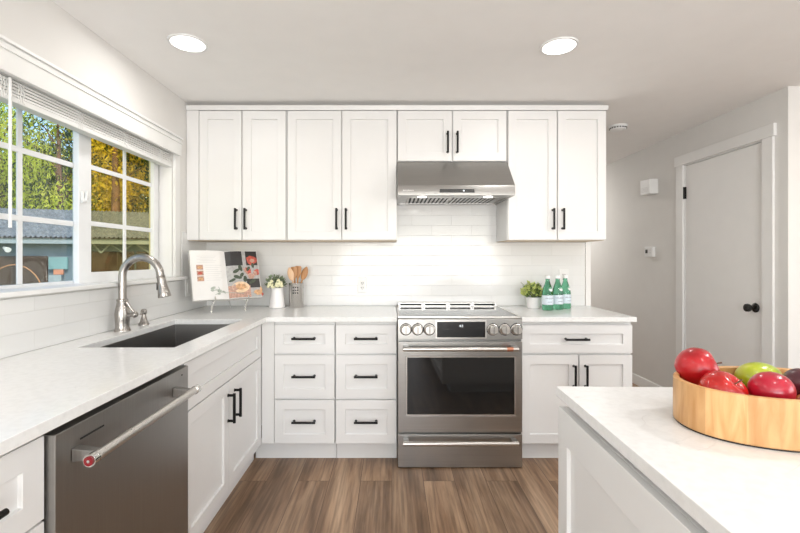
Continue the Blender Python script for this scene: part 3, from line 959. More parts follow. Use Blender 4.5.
# ------------------------------------------------------------------ range hood
HX0, HX1 = .036, .794
hd = thing('range_hood', 'stainless steel under-cabinet range hood with two lit lamps', 'range hood', ((HX0 + HX1) / 2, 3.0, 1.684))
LY = 2.738
zl0, zl1 = 1.684, 1.746
shell = MB()
pf = [(3.249, 1.9425), (2.93, 1.9425), (LY + .002, zl1 + .004), (LY, zl1), (LY, zl0), (LY + .02, zl0), (LY + .02, zl0 + .012), (3.22, zl0 + .012), (3.22, zl0), (3.2415, zl0), (3.2415, 1.6905), (3.249, 1.6905)]
shell.prism(pf, 0, HX0, HX1)
hsh = shell.build('hood_shell', 'steel', hd, .002)
for xa, xb in ((HX0 + .0005, HX0 + .02), (HX1 - .02, HX1 - .0005)):
    MB().box(xa, xb, LY + .021, 3.219, zl0, zl0 + .0115).build('side_lip', 'steel', hd)
MB().box(HX0 + .021, HX1 - .021, LY + .0205, LY + .125, zl0 + .002, zl0 + .0115).build('lamp_panel', 'steel', hd)
lx_ = ((.199), (.636))
for x in lx_:
    lmp = MB().cyl((x, 2.815, zl0 - .002), (x, 2.815, zl0 + .0018), .030, seg=24).build('hood_lamp', 'hood_lamp_glow', hd)
    l = bpy.data.lights.new('hood_spot', 'AREA'); l.shape = 'DISK'; l.size = .05; l.energy = 0.5; l.color = LAMP_COLOR
    lo = bpy.data.objects.new('hood_spot', l); lo.location = (x, 2.815, zl0 - .004); COL.objects.link(lo)
for fx0, fx1 in ((HX0 + .07, .402), (.426, HX1 - .07)):
    fb = MB().box(fx0, fx1, 2.865, 3.20, zl0 + .007, zl0 + .0115).build('baffle_filter', 'dark_gap', hd)
    fs = MB().box(fx0, fx1, 2.865, 2.878, zl0 + .001, zl0 + .0068).box(fx0, fx1, 3.187, 3.20, zl0 + .001, zl0 + .0068)
    n = 10
    for k in range(n + 1):
        u = fx0 + (fx1 - fx0 - .014) * k / n
        fs.box(u, u + .014, 2.878, 3.187, zl0 + .0045, zl0 + .0065)
    fs.build('baffle_slats', 'steel', fb)
MB().box(px(439.5, LY), px(474.5, LY), LY - .002, LY - .0003, pz(192.6, LY), pz(189.0, LY)).build('control_strip', 'black_plastic', hd)
cst = hd.children[-1]
MB().box(px(463, LY), px(464.4, LY), LY - .003, LY - .0021, pz(191.4, LY), pz(190.0, LY)).build('indicator', 'digit_glow', cst)
mk = MB()
for k in range(9):
    u = px(403.2 + k * 1.2, LY)
    mk.box(u, u + .0045, LY - .0016, LY - .0003, pz(190.9, LY), pz(190.0, LY) + (.002 if k in (0, 4) else 0))
mk.build('maker_mark', 'white_plastic', hd)

# ------------------------------------------------------------------ sockets and plates
def outlet(label, P, u, z, w=.07, h=.115, switch=False):
    o = MB().box(*[q for pr in zip(P(u - w / 2, z - h / 2, .0085), P(u + w / 2, z + h / 2, .0135)) for q in pr])
    t = o.build('wall_socket' if not switch else 'wall_switch', 'white_plastic', None, .002)
    tag(t, label, 'socket' if not switch else 'switch')
    if switch:
        MB().box(*[q for pr in zip(P(u - .016, z - .033, .0136), P(u + .016, z + .033, .0165)) for q in pr]).build('rocker', 'trim_paint', t, .001)
    else:
        MB().box(*[q for pr in zip(P(u - .017, z - .034, .0136), P(u + .017, z + .034, .0148)) for q in pr]).build('socket_face', 'trim_paint', t, .001)
        sl = MB()
        for dz in (-.018, .018):
            for du in (-.007, .007):
                sl.box(*[q for pr in zip(P(u + du - .0018, z + dz - .006, .0149), P(u + du + .0018, z + dz + .006, .0156)) for q in pr])
            sl.box(*[q for pr in zip(P(u - .002, z + dz - .0135, .0149), P(u + .002, z + dz - .0095, .0156)) for q in pr])
        sl.build('slots', 'print_dark', t)
    return t
outlet('white wall socket on the tiles left of the range', PY(YB), px(362.2, 3.24), pz(285.2, 3.24))
outlet('white wall socket on the tiles behind the green bottles', PY(YB), px(563.7, 3.24), pz(277, 3.24))
outlet('white wall switch on the tiles between the window and the corner', PXp(XL), 2.935, 1.075, switch=True)

# ------------------------------------------------------------------ cookbook on a wire stand
bk_c = Vector((-1.106, 2.88, 1.000))
BROT = Euler((radians(-17), radians(-6.0), radians(16)), 'ZYX').to_matrix()
# local frame: u along the width, v up the page, w towards the reader
BZ = Matrix.Rotation(radians(38), 3, 'Z') @ Matrix.Rotation(radians(-20), 3, 'X')
def PB(u, v, w):
    return bk_c + BZ @ Vector((u, -w, v))
book = thing('cookbook', 'open cookbook with white text page and food photograph page', 'book', bk_c)
W2, H2 = .226, .345
def page_w(u):
    k = min(23.999, abs(u) / W2 * 24)
    f = k - int(k)
    return page_h(int(k) / 24) * (1 - f) + page_h((int(k) + 1) / 24) * f
def page_h(a):
    return .012 + .010 * sin(min(1, a * 2.2) * pi / 2) * (1 - .35 * a) - .010 * (1 - min(1, a * 6))
def page_block(s):
    m = MB(); n = 24
    us = [s * W2 * k / n for k in range(n + 1)]
    nv = m.bm.verts.new
    G = [[nv(PB(u, v, w)) for (v, w) in ((0, 0), (0, page_w(u)), (H2, page_w(u)), (H2, 0))] for u in us]
    for i in range(n):
        for k in range(4):
            m.bm.faces.new((G[i][k], G[i + 1][k], G[i + 1][(k + 1) % 4], G[i][(k + 1) % 4]))
    m.bm.faces.new(G[0]); m.bm.faces.new(G[-1])
    return m
pl = page_block(-1).build('left_pages', 'page_white', book)
pr = page_block(1).build('right_pages', 'page_white', book)
cv = MB().hexa([PB(-W2 - .004, -.004, -.004), PB(W2 + .004, -.004, -.004), PB(W2 + .004, -.004, -.0005), PB(-W2 - .004, -.004, -.0005),
                PB(-W2 - .004, H2 + .004, -.004), PB(W2 + .004, H2 + .004, -.004), PB(W2 + .004, H2 + .004, -.0005), PB(-W2 - .004, H2 + .004, -.0005)])
cv.build('cover', 'print_midgrey', book)
def patch(m, u0, u1, v0, v1, lift=.0006):
    n = max(1, int(abs(u1 - u0) / .006))
    for i in range(n):
        a = u0 + (u1 - u0) * i / n; b = u0 + (u1 - u0) * (i + 1) / n
        m.face([PB(a, v0, page_w(a) + lift), PB(b, v0, page_w(b) + lift), PB(b, v1, page_w(b) + lift), PB(a, v1, page_w(a) + lift)])
def blob(m, u, v, ru, rv, lift=.001, rot=0, n=14, jag=0.0, seed=0):
    rnd = random.Random(seed)
    pts = []
    for k in range(n):
        a = 2 * pi * k / n
        r = 1 + jag * (rnd.random() - .5)
        x, y = ru * r * cos(a), rv * r * sin(a)
        x, y = x * cos(rot) - y * sin(rot), x * sin(rot) + y * cos(rot)
        uu = min(W2 - .002, max(-W2 + .002, u + x)); vv = min(H2 - .001, max(.001, v + y))
        pts.append(PB(uu, vv, page_w(uu) + lift))
    c = PB(u, v, page_w(u) + lift)
    for k in range(n):
        m.face([c, pts[k], pts[(k + 1) % n]])
tx = MB()
for k in range(5):
    patch(tx, -.185 + .02 * (k % 2), -.06 - .01 * (k % 3), .303 - k * .011, .3055 - k * .011)
for k in range(8):
    patch(tx, -.135, -.03 - .012 * (k % 3), .237 - k * .015, .2395 - k * .015)
tx.build('text_lines', 'print_grey', pl)
for k in range(3):
    m = MB(); patch(m, -.192, -.150, .208 - k * .040, .242 - k * .040); m.build('small_photo', 'print_pink', pl)
    m = MB(); blob(m, -.171, .224 - k * .040, .015, .010, .0012); m.build('small_dish', 'print_orange' if k != 1 else 'print_red', pl)
pm = MB()
patch(pm, .002, W2 - .003, .002, H2 - .003, .0005)
pic = pm.build('food_photo', 'print_midgrey', pr)
def pblobs(name, mat, L, lift=.0012):
    for i, a in enumerate(L):
        m = MB()
        blob(m, a[0], a[1], a[2], a[3], lift, a[4] if len(a) > 4 else 0, jag=a[5] if len(a) > 5 else .25, seed=i)
        m.build(name, mat, pic)
for q in ((.003, .115, .235, H2 - .004), (.14, W2 - .004, .235, H2 - .004), (.13, W2 - .005, .07, .135)):
    m = MB(); patch(m, *q, .0009); m.build('dark_plate', 'print_dark', pic)
m = MB(); patch(m, .004, .15, .004, .09, .0010); m.build('table_print', 'print_pink', pic)
pblobs('tart', 'print_cream', [(.085, .078, .058, .040, 0, .1)], .0016)
pblobs('tart_fruit', 'print_orange', [(.085, .080, .036, .022), (.20, .035, .03, .02), (.235, .05, .02, .03)], .0020)
pblobs('red_flower', 'print_red', [(.180, .275, .036, .034, 0, .5), (.215, .185, .026, .022, 0, .5), (.15, .195, .016, .028, .4, .5), (.24, .02, .018, .02)], .0016)
pblobs('pink_petals', 'print_pink', [(.185, .27, .016, .014), (.195, .175, .015, .018), (.165, .155, .022, .022), (.13, .19, .008, .03, .5)], .0022)
pblobs('dark_leaves', 'print_leaf', [(.065, .195, .026, .012, .5), (.095, .215, .013, .024, .3), (.07, .15, .028, .013, -.3), (.10, .165, .020, .011, .9), (.035, .13, .024, .010, .4), (.12, .135, .013, .022), (.185, .235, .01, .02), (.17, .115, .03, .012, .5), (.15, .21, .01, .02, -.6)], .0018)
m = MB()
for a, b, c, d in ((-.10, .075, -.02, .038), (-.06, .055, -.10, .06), (-.04, .046, -.09, .03), (-.055, .052, -.065, .085)):
    m.tube([PB(a, b, page_w(a) + .003), PB((a + c) / 2, (b + d) / 2 + .004, page_w((a + c) / 2) + .003), PB(c, d, page_w(c) + .003)], .0016, 6)
m.tube([PB(-.03, .045, page_w(.03) + .003), PB(.05, .036, page_w(.05) + .004), PB(.10, .030, page_w(.1) + .004)], .0018, 6)
m.build('sprig_print', 'print_sage', pl)
pblobs('sprig_leaves', 'print_sage', [(-.10, .078, .016, .008, .4), (-.105, .062, .012, .008), (-.06, .056, .014, .012), (-.03, .05, .014, .006, -.4), (-.065, .036, .012, .006)], .0022)
st = thing('book_stand', 'bright wire easel holding up the open cookbook', 'stand', (bk_c.x, bk_c.y, ZT))
w = MB()
def P2(u, v, w_, z=None):
    p = PB(u, v, w_)
    return p if z is None else Vector((p.x, p.y, z))
for u in (-.10, .12):
    w.tube([P2(u, .012, .045), P2(u, -.010, .046), P2(u, -.012, .030), P2(u, -.010, -.009), P2(u, .10, -.009), P2(u, .22, -.009)], .004, 8)
    f0 = P2(u, -.012, .030)
    w.tube([f0, f0 + Vector((-.010, -.012, -.025)), Vector((f0.x - .020, f0.y - .004, ZT + .014)), Vector((f0.x - .006, f0.y - .03, ZT + .006))], .0058, 8)
b0 = P2(.01, .20, -.012)
w.tube([P2(-.10, .18, -.0095), P2(.01, .20, -.0125), P2(.12, .18, -.0095)], .003, 8)
w.tube([b0, Vector((b0.x - .02, min(b0.y + .12, YB - .03), ZT + .0045))], .003, 8)
w.tube([P2(-.10, -.012, .03), P2(.01, -.016, .034), P2(.12, -.012, .03)], .003, 8)
w.build('easel_wire', 'chrome', st)

# ------------------------------------------------------------------ vase of small flowers
vx, vy = px(277.2, 3.13), 3.13
va = thing('flower_vase', 'small white vase of cream flowers beside the cookbook', 'vase', (vx, vy, ZT))
MB().lathe([(0, .0005), (.056, .0005), (.060, .006), (.058, .02), (.047, .10), (.044, .125), (.045, .140), (.046, .147), (.042, .147), (.040, .14), (.041, .1), (.050, .02), (0, .015)], (vx, vy, ZT), 28).build('vase_body', 'ceramic_white', va)
def leaves(name, mat, parent, c, n, rad, size, seed, zs=1.0, droop=.3):
    rnd = random.Random(seed)
    m = MB()
    for _ in range(n):
        d = Vector((rnd.gauss(0, 1), rnd.gauss(0, 1), abs(rnd.gauss(0, 1)) * zs)).normalized()
        p = Vector(c) + Vector((d.x * rad[0], d.y * rad[1], d.z * rad[2])) * (0.45 + .55 * rnd.random())
        s = size * (.7 + .6 * rnd.random())
        a = (d + Vector((rnd.uniform(-.6, .6), rnd.uniform(-.6, .6), rnd.uniform(-.6, .6)))).normalized()
        b = a.cross(Vector((rnd.uniform(-1, 1), rnd.uniform(-1, 1), rnd.uniform(-1, 1)))).normalized()
        nn = a.cross(b)
        q = [p - a * s, p - a * s * .3 + b * s * .55 + nn * s * .12, p + a * s * .5 + b * s * .42 + nn * s * .1, p + a * s, p + a * s * .5 - b * s * .42 + nn * s * .1, p - a * s * .3 - b * s * .55 + nn * s * .12]
        m.face([q[0], q[1], q[2], q[3]]); m.face([q[0], q[3], q[4], q[5]])
    return m.build(name, mat, parent)
def stems(parent, c, tips, r=.0016, mat='stem_green'):
    m = MB()
    for t_ in tips:
        c_ = Vector(c); t_ = Vector(t_)
        m.tube([c_, (c_ + t_) / 2 + Vector((0, 0, .012)), t_], r, 6)
    return m.build('stems', mat, parent)
top = Vector((vx, vy, ZT + .15))
stems(va, (vx, vy, ZT + .10), [top + Vector((dx, dy, dz)) for dx, dy, dz in ((-.09, -.02, .03), (-.06, 0, .07), (-.02, .01, .085), (.03, -.01, .08), (.06, 0, .06), (-.07, -.03, .005), (0, -.03, .04), (.04, -.03, .03))])
leaves('foliage', 'leaf_grey', va, top + Vector((-.012, 0, .008)), 150, (.085, .06, .085), .014, 3)
fl = MB()
rnd = random.Random(5)
for dx, dz, r in ((-.045, .025, .017), (-.018, .012, .020), (.012, .020, .022), (.034, .030, .020), (.020, .050, .015), (-.03, .045, .014), (.045, .012, .013), (-.055, .008, .012)):
    for k in range(7):
        a = k * 2 * pi / 7
        fl.ball(top + Vector((dx + .45 * r * cos(a), -.042 + rnd.uniform(-.006, .006), dz + .45 * r * sin(a))), (r * .5, r * .45, r * .5), 8, 6)
fl.build('flowers', 'petal_cream', va)

# ------------------------------------------------------------------ utensil crock and wooden utensils
kx, ky = px(296.3, 3.14), 3.14
ck = thing('utensil_crock', 'pierced stainless steel utensil crock behind the vase', 'utensil holder', (kx, ky, ZT))
MB().lathe([(0, .0005), (.0525, .0005), (.0535, .003), (.0535, .178), (.0545, .181), (.0525, .182), (.0515, .178), (.0515, .004), (0, .004)], (kx, ky, ZT), 36).build('crock_body', 'steel_crock', ck)
ho = MB()
for row in range(3):
    for k in range(3):
        a = radians(-90 + (k - 1) * 17 + 6)
        c = Vector((kx + .0536 * cos(a), ky + .0536 * sin(a), ZT + .150 - row * .020))
        d = Vector((cos(a), sin(a), 0))
        ho.cyl(c - d * .0003, c + d * .0006, .0052, seg=10)
ho.build('holes', 'dark_gap', ck)
def utensil(kind, label, base, tip, mat):
    b, t_ = Vector(base), Vector(tip)
    d = (t_ - b)
    L = d.length
    d.normalize()
    side = d.cross(Vector((0, -1, 0))).normalized()
    nrm = side.cross(d).normalized()
    m = MB()
    m.tube([b, b + d * (L * .70)], [.0055, .006], 10)
    # head: flattened ellipsoid / blade
    n = 12
    ringsn = []
    hw = .024 if kind != 'fork' else .021
    for i in range(9):
        f = i / 8
        c = b + d * (L * (.68 + .32 * f))
        wd = max(.004, hw * math.sin(pi * min(1, .12 + f * .88)) ** .6) if kind == 'spoon' else (.006 + (hw - .006) * min(1, f * 2.2)) * (1 if f < .9 else .86)
        th = .0045
        ringsn.append([m.bm.verts.new(c + side * wd * cos(2 * pi * k / n) + nrm * th * sin(2 * pi * k / n)) for k in range(n)])
    for i in range(8):
        for k in range(n):
            m.bm.faces.new((ringsn[i][k], ringsn[i][(k + 1) % n], ringsn[i + 1][(k + 1) % n], ringsn[i + 1][k]))
    m.bm.faces.new(ringsn[0][::-1]); m.bm.faces.new(ringsn[-1])
    o = m.build({'spoon': 'wooden_spoon', 'spatula': 'wooden_spatula', 'fork': 'wooden_spatula'}[kind], mat)
    return tag(o, label, 'utensil', None)
zb = ZT + .0095
utensil('spoon', 'pale wooden spoon leaning leftmost out of the steel crock', (kx + .028, ky - .028, zb), (kx - .048, ky - .024, ZT + .295), 'wood_pale')
utensil('spatula', 'darker wooden spatula upright in the crock beside the pale spoon', (kx + .004, ky - .008, zb), (kx - .018, ky - .004, ZT + .300), 'wood_spoon')
utensil('spatula', 'broad wooden spatula upright in the middle of the steel crock', (kx - .002, ky + .018, zb), (kx + .012, ky + .014, ZT + .305), 'wood_spoon')
utensil('spoon', 'wooden spoon leaning to the hall side out of the steel crock', (kx - .030, ky + .034, zb), (kx + .072, ky + .030, ZT + .300), 'wood_spoon')

# ------------------------------------------------------------------ right side: plant and bottles
gx, gy = px(533.5, 3.10), 3.10
pt = thing('potted_plant', 'bushy lime green plant in a small white pot beside the bottles', 'plant', (gx, gy, ZT))
MB().lathe([(0, .0005), (.045, .0005), (.048, .004), (.052, .075), (.053, .080), (.049, .080), (.047, .074), (.044, .01), (0, .010)], (gx, gy, ZT), 28).build('pot', 'ceramic_white', pt)
MB().lathe([(0, .066), (.046, .066), (.046, .070), (0, .072)], (gx, gy, ZT), 20).build('soil', 'bark', pt)
rnd = random.Random(11)
tips = [Vector((gx + rnd.uniform(-.085, .075), gy + rnd.uniform(-.05, .05), ZT + rnd.uniform(.10, .19))) for _ in range(18)]
stems(pt, (gx, gy, ZT + .068), tips)
leaves('foliage', 'leaf_lime', pt, (gx - .008, gy, ZT + .095), 230, (.098, .07, .105), .0125, 21)
leaves('dark_foliage', 'leaf_deep', pt, (gx - .005, gy + .005, ZT + .085), 170, (.088, .068, .100), .0125, 22)

def bottle(x, y, label, rotz):
    t = thing('water_bottle', label, 'bottle', (x, y, ZT), 'green glass water bottles by the plant')
    prof = [(0, .006), (.022, .0005), (.034, .0005), (.0375, .006), (.0380, .03), (.0375, .105), (.0360, .125), (.030, .152), (.021, .180), (.0150, .200), (.0140, .215), (.0140, .222), (0, .222)]
    MB().lathe(prof, (x, y, ZT), 28).build('glass_body', 'bottle_green', t)
    MB().lathe([(.0386, .040), (.0389, .041), (.0389, .104), (.0386, .105), (.0382, .104), (.0382, .041)], (x, y, ZT), 28, closed=True).build('label', 'label_blue', t)
    MB().lathe([(0, .2195), (.0155, .2195), (.0155, .238), (.014, .240), (0, .240)], (x, y, ZT), 20).build('cap', 'cap_white', t)
    MB().lathe([(.0158, .2175), (.0160, .2190), (.0150, .2190), (.0150, .2175)], (x, y, ZT), 20, closed=True).build('cap_ring', 'label_ink', t)
    # neck label: a white oval wrapped on the shoulder
    m = MB()
    for k in range(10):
        a0 = radians(-70 + rotz) + (k - 5) * .11; a1 = a0 + .11
        h = .016 * math.sqrt(max(0.05, 1 - ((k - 4.5) / 5) ** 2))
        r0, r1 = .0312 - 0, .0312
        def rr(z): return .0385 - (z - .125) * .33
        zc_ = ZT + .148
        m.face([(x + rr(.148 - h) * cos(a0), y + rr(.148 - h) * sin(a0), zc_ - h), (x + rr(.148 - h) * cos(a1), y + rr(.148 - h) * sin(a1), zc_ - h),
                (x + rr(.148 + h) * cos(a1), y + rr(.148 + h) * sin(a1), zc_ + h), (x + rr(.148 + h) * cos(a0), y + rr(.148 + h) * sin(a0), zc_ + h)])
    m.build('neck_label', 'cap_white', t)
    lab = [c for c in t.children if c.name.startswith('label')][0]
    def PT(u, v, w_, h):
        a = radians(-90 + rotz) + u / .0392
        return (x + .0392 * cos(a), y + .0392 * sin(a), v + h)
    text_mesh('S.PELLEGRINO', .0115, PT, 0, ZT + .080, 0, 'label_ink', 'lettering', lab, sx=.9)
    m = MB()
    for k in range(8):
        u0 = -.016 + k * .004; 
        m.face([PT(u0, ZT + .058, 0, 0), PT(u0 + .004, ZT + .058, 0, 0), PT(u0 + .004, ZT + .060, 0, 0), PT(u0, ZT + .060, 0, 0)])
    m.build('fine_print', 'label_ink', lab)
    return t
bottle(px(547.6, 2.985), 2.985, 'green water bottle standing directly beside the potted plant', 6)
bottle(px(557.6, 3.020), 3.020, 'middle one of the three green water bottles', 10)
bottle(px(565.3, 3.075), 3.075, 'green water bottle farthest from the plant, nearest the hall', 22)

# ------------------------------------------------------------------ wall devices and ceiling fittings
c1 = thing('door_chime', 'white box door chime high on the hall wall', 'door chime', (XR, 4.02, 1.88))
MB().box(XR - .085, XR - .0005, 3.955, 4.10, 1.88, 2.02).build('chime_box', 'white_plastic', c1, .006)
gr = MB()
for k in range(4):
    gr.box(XR - .0865, XR - .0852, 3.975, 4.08, 1.905 + k * .012, 1.909 + k * .012)
gr.build('grille', 'print_grey', c1)
th = thing('thermostat', 'white thermostat with small dark screen on the hall wall', 'thermostat', (XR, 4.06, 1.285))
MB().box(XR - .032, XR - .0005, 3.995, 4.125, 1.290, 1.388).build('housing', 'white_plastic', th, .006)
MB().box(XR - .0335, XR - .0322, 4.07, 4.105, 1.325, 1.36).build('screen', 'print_dark', th)
MB().box(XR - .0335, XR - .0322, 4.025, 4.037, 1.350, 1.360).box(XR - .0335, XR - .0322, 4.025, 4.037, 1.325, 1.335).build('buttons', 'print_grey', th)
sm = thing('smoke_detector', 'round white smoke detector on the hall ceiling', 'smoke detector', (1.84, 3.46, ZC))
MB().lathe([(0, -.0005), (.070, -.0005), (.070, -.012), (.064, -.015), (.060, -.030), (.050, -.036), (0, -.037)], (1.84, 3.46, ZC), 36).build('housing', 'white_plastic', sm)
vt = MB()
for k in range(20):
    a = 2 * pi * k / 20
    a2 = a + .2
    vt.hexa([(1.84 + r * cos(q), 3.46 + r * sin(q), ZC + z) for z in (-.026, -.018) for (r, q) in ((.0615, a), (.0655, a), (.0655, a2), (.0615, a2))])
vt.build('vents', 'print_dark', sm)
MB().cyl((1.865, 3.42, ZC - .039), (1.865, 3.42, ZC - .0372), .012, seg=16).build('test_button', 'print_grey', sm)

def downlight(x, y, label, power=LAMP_POWER):
    t = thing('ceiling_light', label, 'ceiling light', (x, y, ZC), 'round recessed ceiling lights')
    MB().lathe([(.094, -.0005), (.092, -.006), (.080, -.006), (.080, -.0005)], (x, y, ZC), 40, closed=True).build('trim_ring', 'white_plastic', t)
    MB().lathe([(0, -.001), (.0795, -.001), (.0795, -.005), (0, -.005)], (x, y, ZC), 40).build('lens', 'lamp_glow', t)
    l = area('ceiling_area_light', (x, y, ZC - .012), (0, 0, 0), power, .15, color=LAMP_COLOR)
    return t
downlight(-1.02, 2.125, 'lit round recessed ceiling light near the window wall')
downlight(.847, 2.155, 'lit round recessed ceiling light in front of the hall-side cabinets')
for x, y in ((-1.0, .2), (.85, .2), (2.9, .9), (-.6, -1.8), (1.2, -1.8), (3.4, -1.4), (1.95, 1.1)):  # fill lights added under the unseen ceiling, with no fixtures
    area('ceiling_area_light', (x, y, ZC - .012), (0, 0, 0), LAMP_POWER * (4.0 if x == 1.95 else 1), .15, color=LAMP_COLOR)  # strongest one added to brighten the hall side
area('ceiling_area_light', (1.85, 5.7, ZC - .012), (0, 0, 0), LAMP_POWER * 5, .15, color=LAMP_COLOR)  # hidden fill light added to lift the far hall

# ------------------------------------------------------------------ island
IX, IY = .468, 1.211
isl = thing('kitchen_island', 'white panelled kitchen island cabinet', 'kitchen island', (IX, IY, 0))
MB().box(IX + .021, IX + 1.1, .0 - .9, IY - .011, .10, .862).build('body', 'island_paint', isl, .001)
sp = MB().shaker(-.9, IY - .010, .10, .862, PXn(IX + .021), t=.019, fr=.062, top=.09, bot=.09)
# middle rail across the end panel, dividing it into an upper and a lower field
sp.box(IX + .0022, IX + .021, -.838, IY - .010 - .062, .44, .535)
sp.build('end_panel', 'island_paint', isl, .0015)
MB().box(IX + .09, IX + 1.05, -.85, IY - .09, .0005, .0995).build('toe_kick', 'island_paint', isl)
MB().box(IX + .045, IX + 1.08, -.88, IY - .035, .8625, .8865).build('top_rail', 'island_paint', isl)
iw = MB().box(IX, IX + 1.13, -.95, IY, .887, ZT)
iwo = iw.build('worktop', 'quartz', None, .002)
for v in iwo.data.vertices:
    v.co -= Vector((IX, IY, 0))
iwo.location = (IX, IY, 0)
tag(iwo, 'white quartz island worktop under the fruit bowl', 'worktop')
for o in (isl, iwo):
    o.rotation_euler.z = radians(-1.5)

# ------------------------------------------------------------------ fruit bowl
bc = Vector((.836, .918, ZT + .0005))
BA, BB, BH = .208, .134, .098
bw_ = thing('fruit_bowl', 'oval bent wood bowl full of fruit on the island', 'bowl', bc)
def oval(a, b, k, n=72, e=2.15):
    t_ = 2 * pi * k / n
    c, s = cos(t_), sin(t_)
    return (a * math.copysign(abs(c) ** (2 / e), c), b * math.copysign(abs(s) ** (2 / e), s))
def ovring(m, a, b, z, n=72):
    return [m.bm.verts.new((bc.x + oval(a, b, k, n)[0], bc.y + oval(a, b, k, n)[1], bc.z + z)) for k in range(n)]
m = MB()
rs = [(BA - .012, BB - .012, .012), (BA - .012, BB - .012, BH - .002), (BA - .010, BB - .010, BH), (BA - .002, BB - .002, BH), (BA, BB, BH - .002), (BA, BB, .006), (BA - .003, BB - .003, .003), (BA - .012, BB - .012, .003)]
R2 = [ovring(m, *r) for r in rs]
for i in range(len(R2)):
    A, B = R2[i], R2[(i + 1) % len(R2)]
    for k in range(72):
        m.bm.faces.new((A[k], A[(k + 1) % 72], B[(k + 1) % 72], B[k]))
m.build('bowl_wall', 'bowl_wood', bw_)
m = MB()
A = ovring(m, BA - .0125, BB - .0125, .0005); B = ovring(m, BA - .0125, BB - .0125, .011)
m.bm.faces.new(A[::-1]); m.bm.faces.new(B)
for k in range(72):
    m.bm.faces.new((A[k], A[(k + 1) % 72], B[(k + 1) % 72], B[k]))
m.build('bowl_floor', 'bowl_wood', bw_)
m = MB()
A = ovring(m, BA - .004, BB - .004, 0.0); B = ovring(m, BA - .004, BB - .004, .0028)
A2 = ovring(m, BA - .012, BB - .012, 0.0); B2 = ovring(m, BA - .012, BB - .012, .0028)
for p, q in ((A, B), (B, B2), (B2, A2), (A2, A)):
    for k in range(72):
        m.bm.faces.new((p[k], p[(k + 1) % 72], q[(k + 1) % 72], q[k]))
m.build('base_ring', 'rubber', bw_)

def fruit(kind, label, c, r, rot, mat, stretch=1.0, dimple=True, name=None, taper=0.0):
    """revolved fruit: r radius, stretch along its axis"""
    n = 20
    prof = []
    for k in range(n + 1):
        a = pi * k / n
        rr = r * sin(a)
        h = -r * stretch * cos(a)
        if dimple:
            f = max(0, (k / n - .78) / .22)
            h -= r * .38 * f ** 2
            rr *= 1 + .10 * math.sin(pi * min(1, k / n * 1.0)) * (k / n)
            g = max(0, (.15 - k / n) / .15)
            h += r * .12 * g
        rr *= 1 - taper * (k / n - .5)
        prof.append((max(0, rr) if 0 < k < n else 0, h))
    m = MB()
    m.lathe(prof, (0, 0, 0), 28)
    o = m.build(name or kind, mat)
    s = MB()
    tp_ = prof[-1][1]
    s.tube([(0, 0, tp_ + .001), (0.002, 0, tp_ + .010), (.004, .001, tp_ + .020 if kind == 'apple' else tp_ + .012)], [.0016, .0014, .002], 6)
    so = s.build('stem', 'bark')
    so.parent = o
    o.location = c
    o.rotation_euler = rot
    tag(o, label, 'fruit', None)
    return o
R = radians
fruit('apple', 'large glossy red apple leaning on the rim at the bowl end', (px(697.5, .985) , .985, 1.025), .0445, (R(20), R(62), R(-10)), 'apple_red', 1.02)
fruit('apple', 'bright orange-red apple low against the front rim', (px(723.8, .893), .895, .998), .042, (R(38), R(20), R(10)), 'apple_bright', .98)
fruit('pear', 'yellow-green pear lying at the back of the bowl', (px(759, 1.000), 1.000, .999), .0355, (R(0), R(84), R(4)), 'pear_green', 1.45, False, taper=.35)
fruit('mango', 'crimson oval mango lying at the front middle of the bowl', (px(771.5, .875), .875, 1.008), .0375, (R(0), R(76), R(14)), 'mango_red', 1.1, False, taper=.15)
fruit('plum', 'dark maroon plum deepest into the bowl, beside the crimson mango', (px(803, .938), .938, .998), .036, (R(10), R(30), 0), 'plum_dark', 1.05)
fruit('apple', 'red apple at the bottom of the bowl below the plum and mango', (.872, .870, .967), .039, (R(0), R(0), 0), 'apple_bright', .95)

# ------------------------------------------------------------------ outdoors
struct(MB().box(-60, -1.58, -10, 60, -.7, -.5), 'ground', 'lawn')
# neighbour's house, its eave line running diagonally away
HO = Vector((-13.9, 16.0, 0)); HT = Vector((.957, .291, 0)).normalized(); HN = Vector((-HT.y, HT.x, 0))
def HP(a, z, n):
    p = HO + HT * a + HN * n
    return (p.x, p.y, z)
def ha(p, n=0.5):      # distance along the house wall of what column p shows
    r = (p - VX) / FP
    ox, oy = HO.x + HN.x * n, HO.y + HN.y * n
    return (r * oy - ox) / (HT.x - HT.y * r)
def hz_(q, a, n=0.5):
    return EYE - (q - VY) * (HO + HT * a + HN * n).y / FP
def hbox(m, a0, a1, z0, z1, n0, n1):
    return m.hexa([HP(a0, z0, n0), HP(a1, z0, n0), HP(a1, z0, n1), HP(a0, z0, n1), HP(a0, z1, n0), HP(a1, z1, n0), HP(a1, z1, n1), HP(a0, z1, n1)])
hs = thing('neighbour_house', 'blue-grey house with grey tiled roof outside the window', 'house', (HO.x, HO.y, -.5))
A0, A1 = -4.0, 9.0
hbox(MB(), A0, A1, -.5, 2.0, .5, 8.5).build('wall', 'house_blue', hs)
hbox(MB(), A0 - .4, A1 + .4, 1.86, 2.06, .0, .04).build('fascia', 'house_pale', hs)
hbox(MB(), A0 - .4, A1 + .4, 1.83, 1.86, .0, .5).build('soffit', 'house_pale', hs)
rf = MB()
na, nn = 344, 9
zr = lambda n: 2.08 + (n + .08) * .33
G = []
for j in range(nn + 1):
    row = []
    n_ = -.08 + 4.4 * j / nn
    for i in range(na + 1):
        a = A0 - .4 + (A1 - A0 + .8) * i / na
        row.append(rf.bm.verts.new(HP(a, zr(n_) + .05 * sin(i * 2 * pi / 4.0 + .4), n_)))
    G.append(row)
    if 0 < j < nn:
        G.append([rf.bm.verts.new(Vector(v.co) + Vector((0, 0, .045))) for v in row])
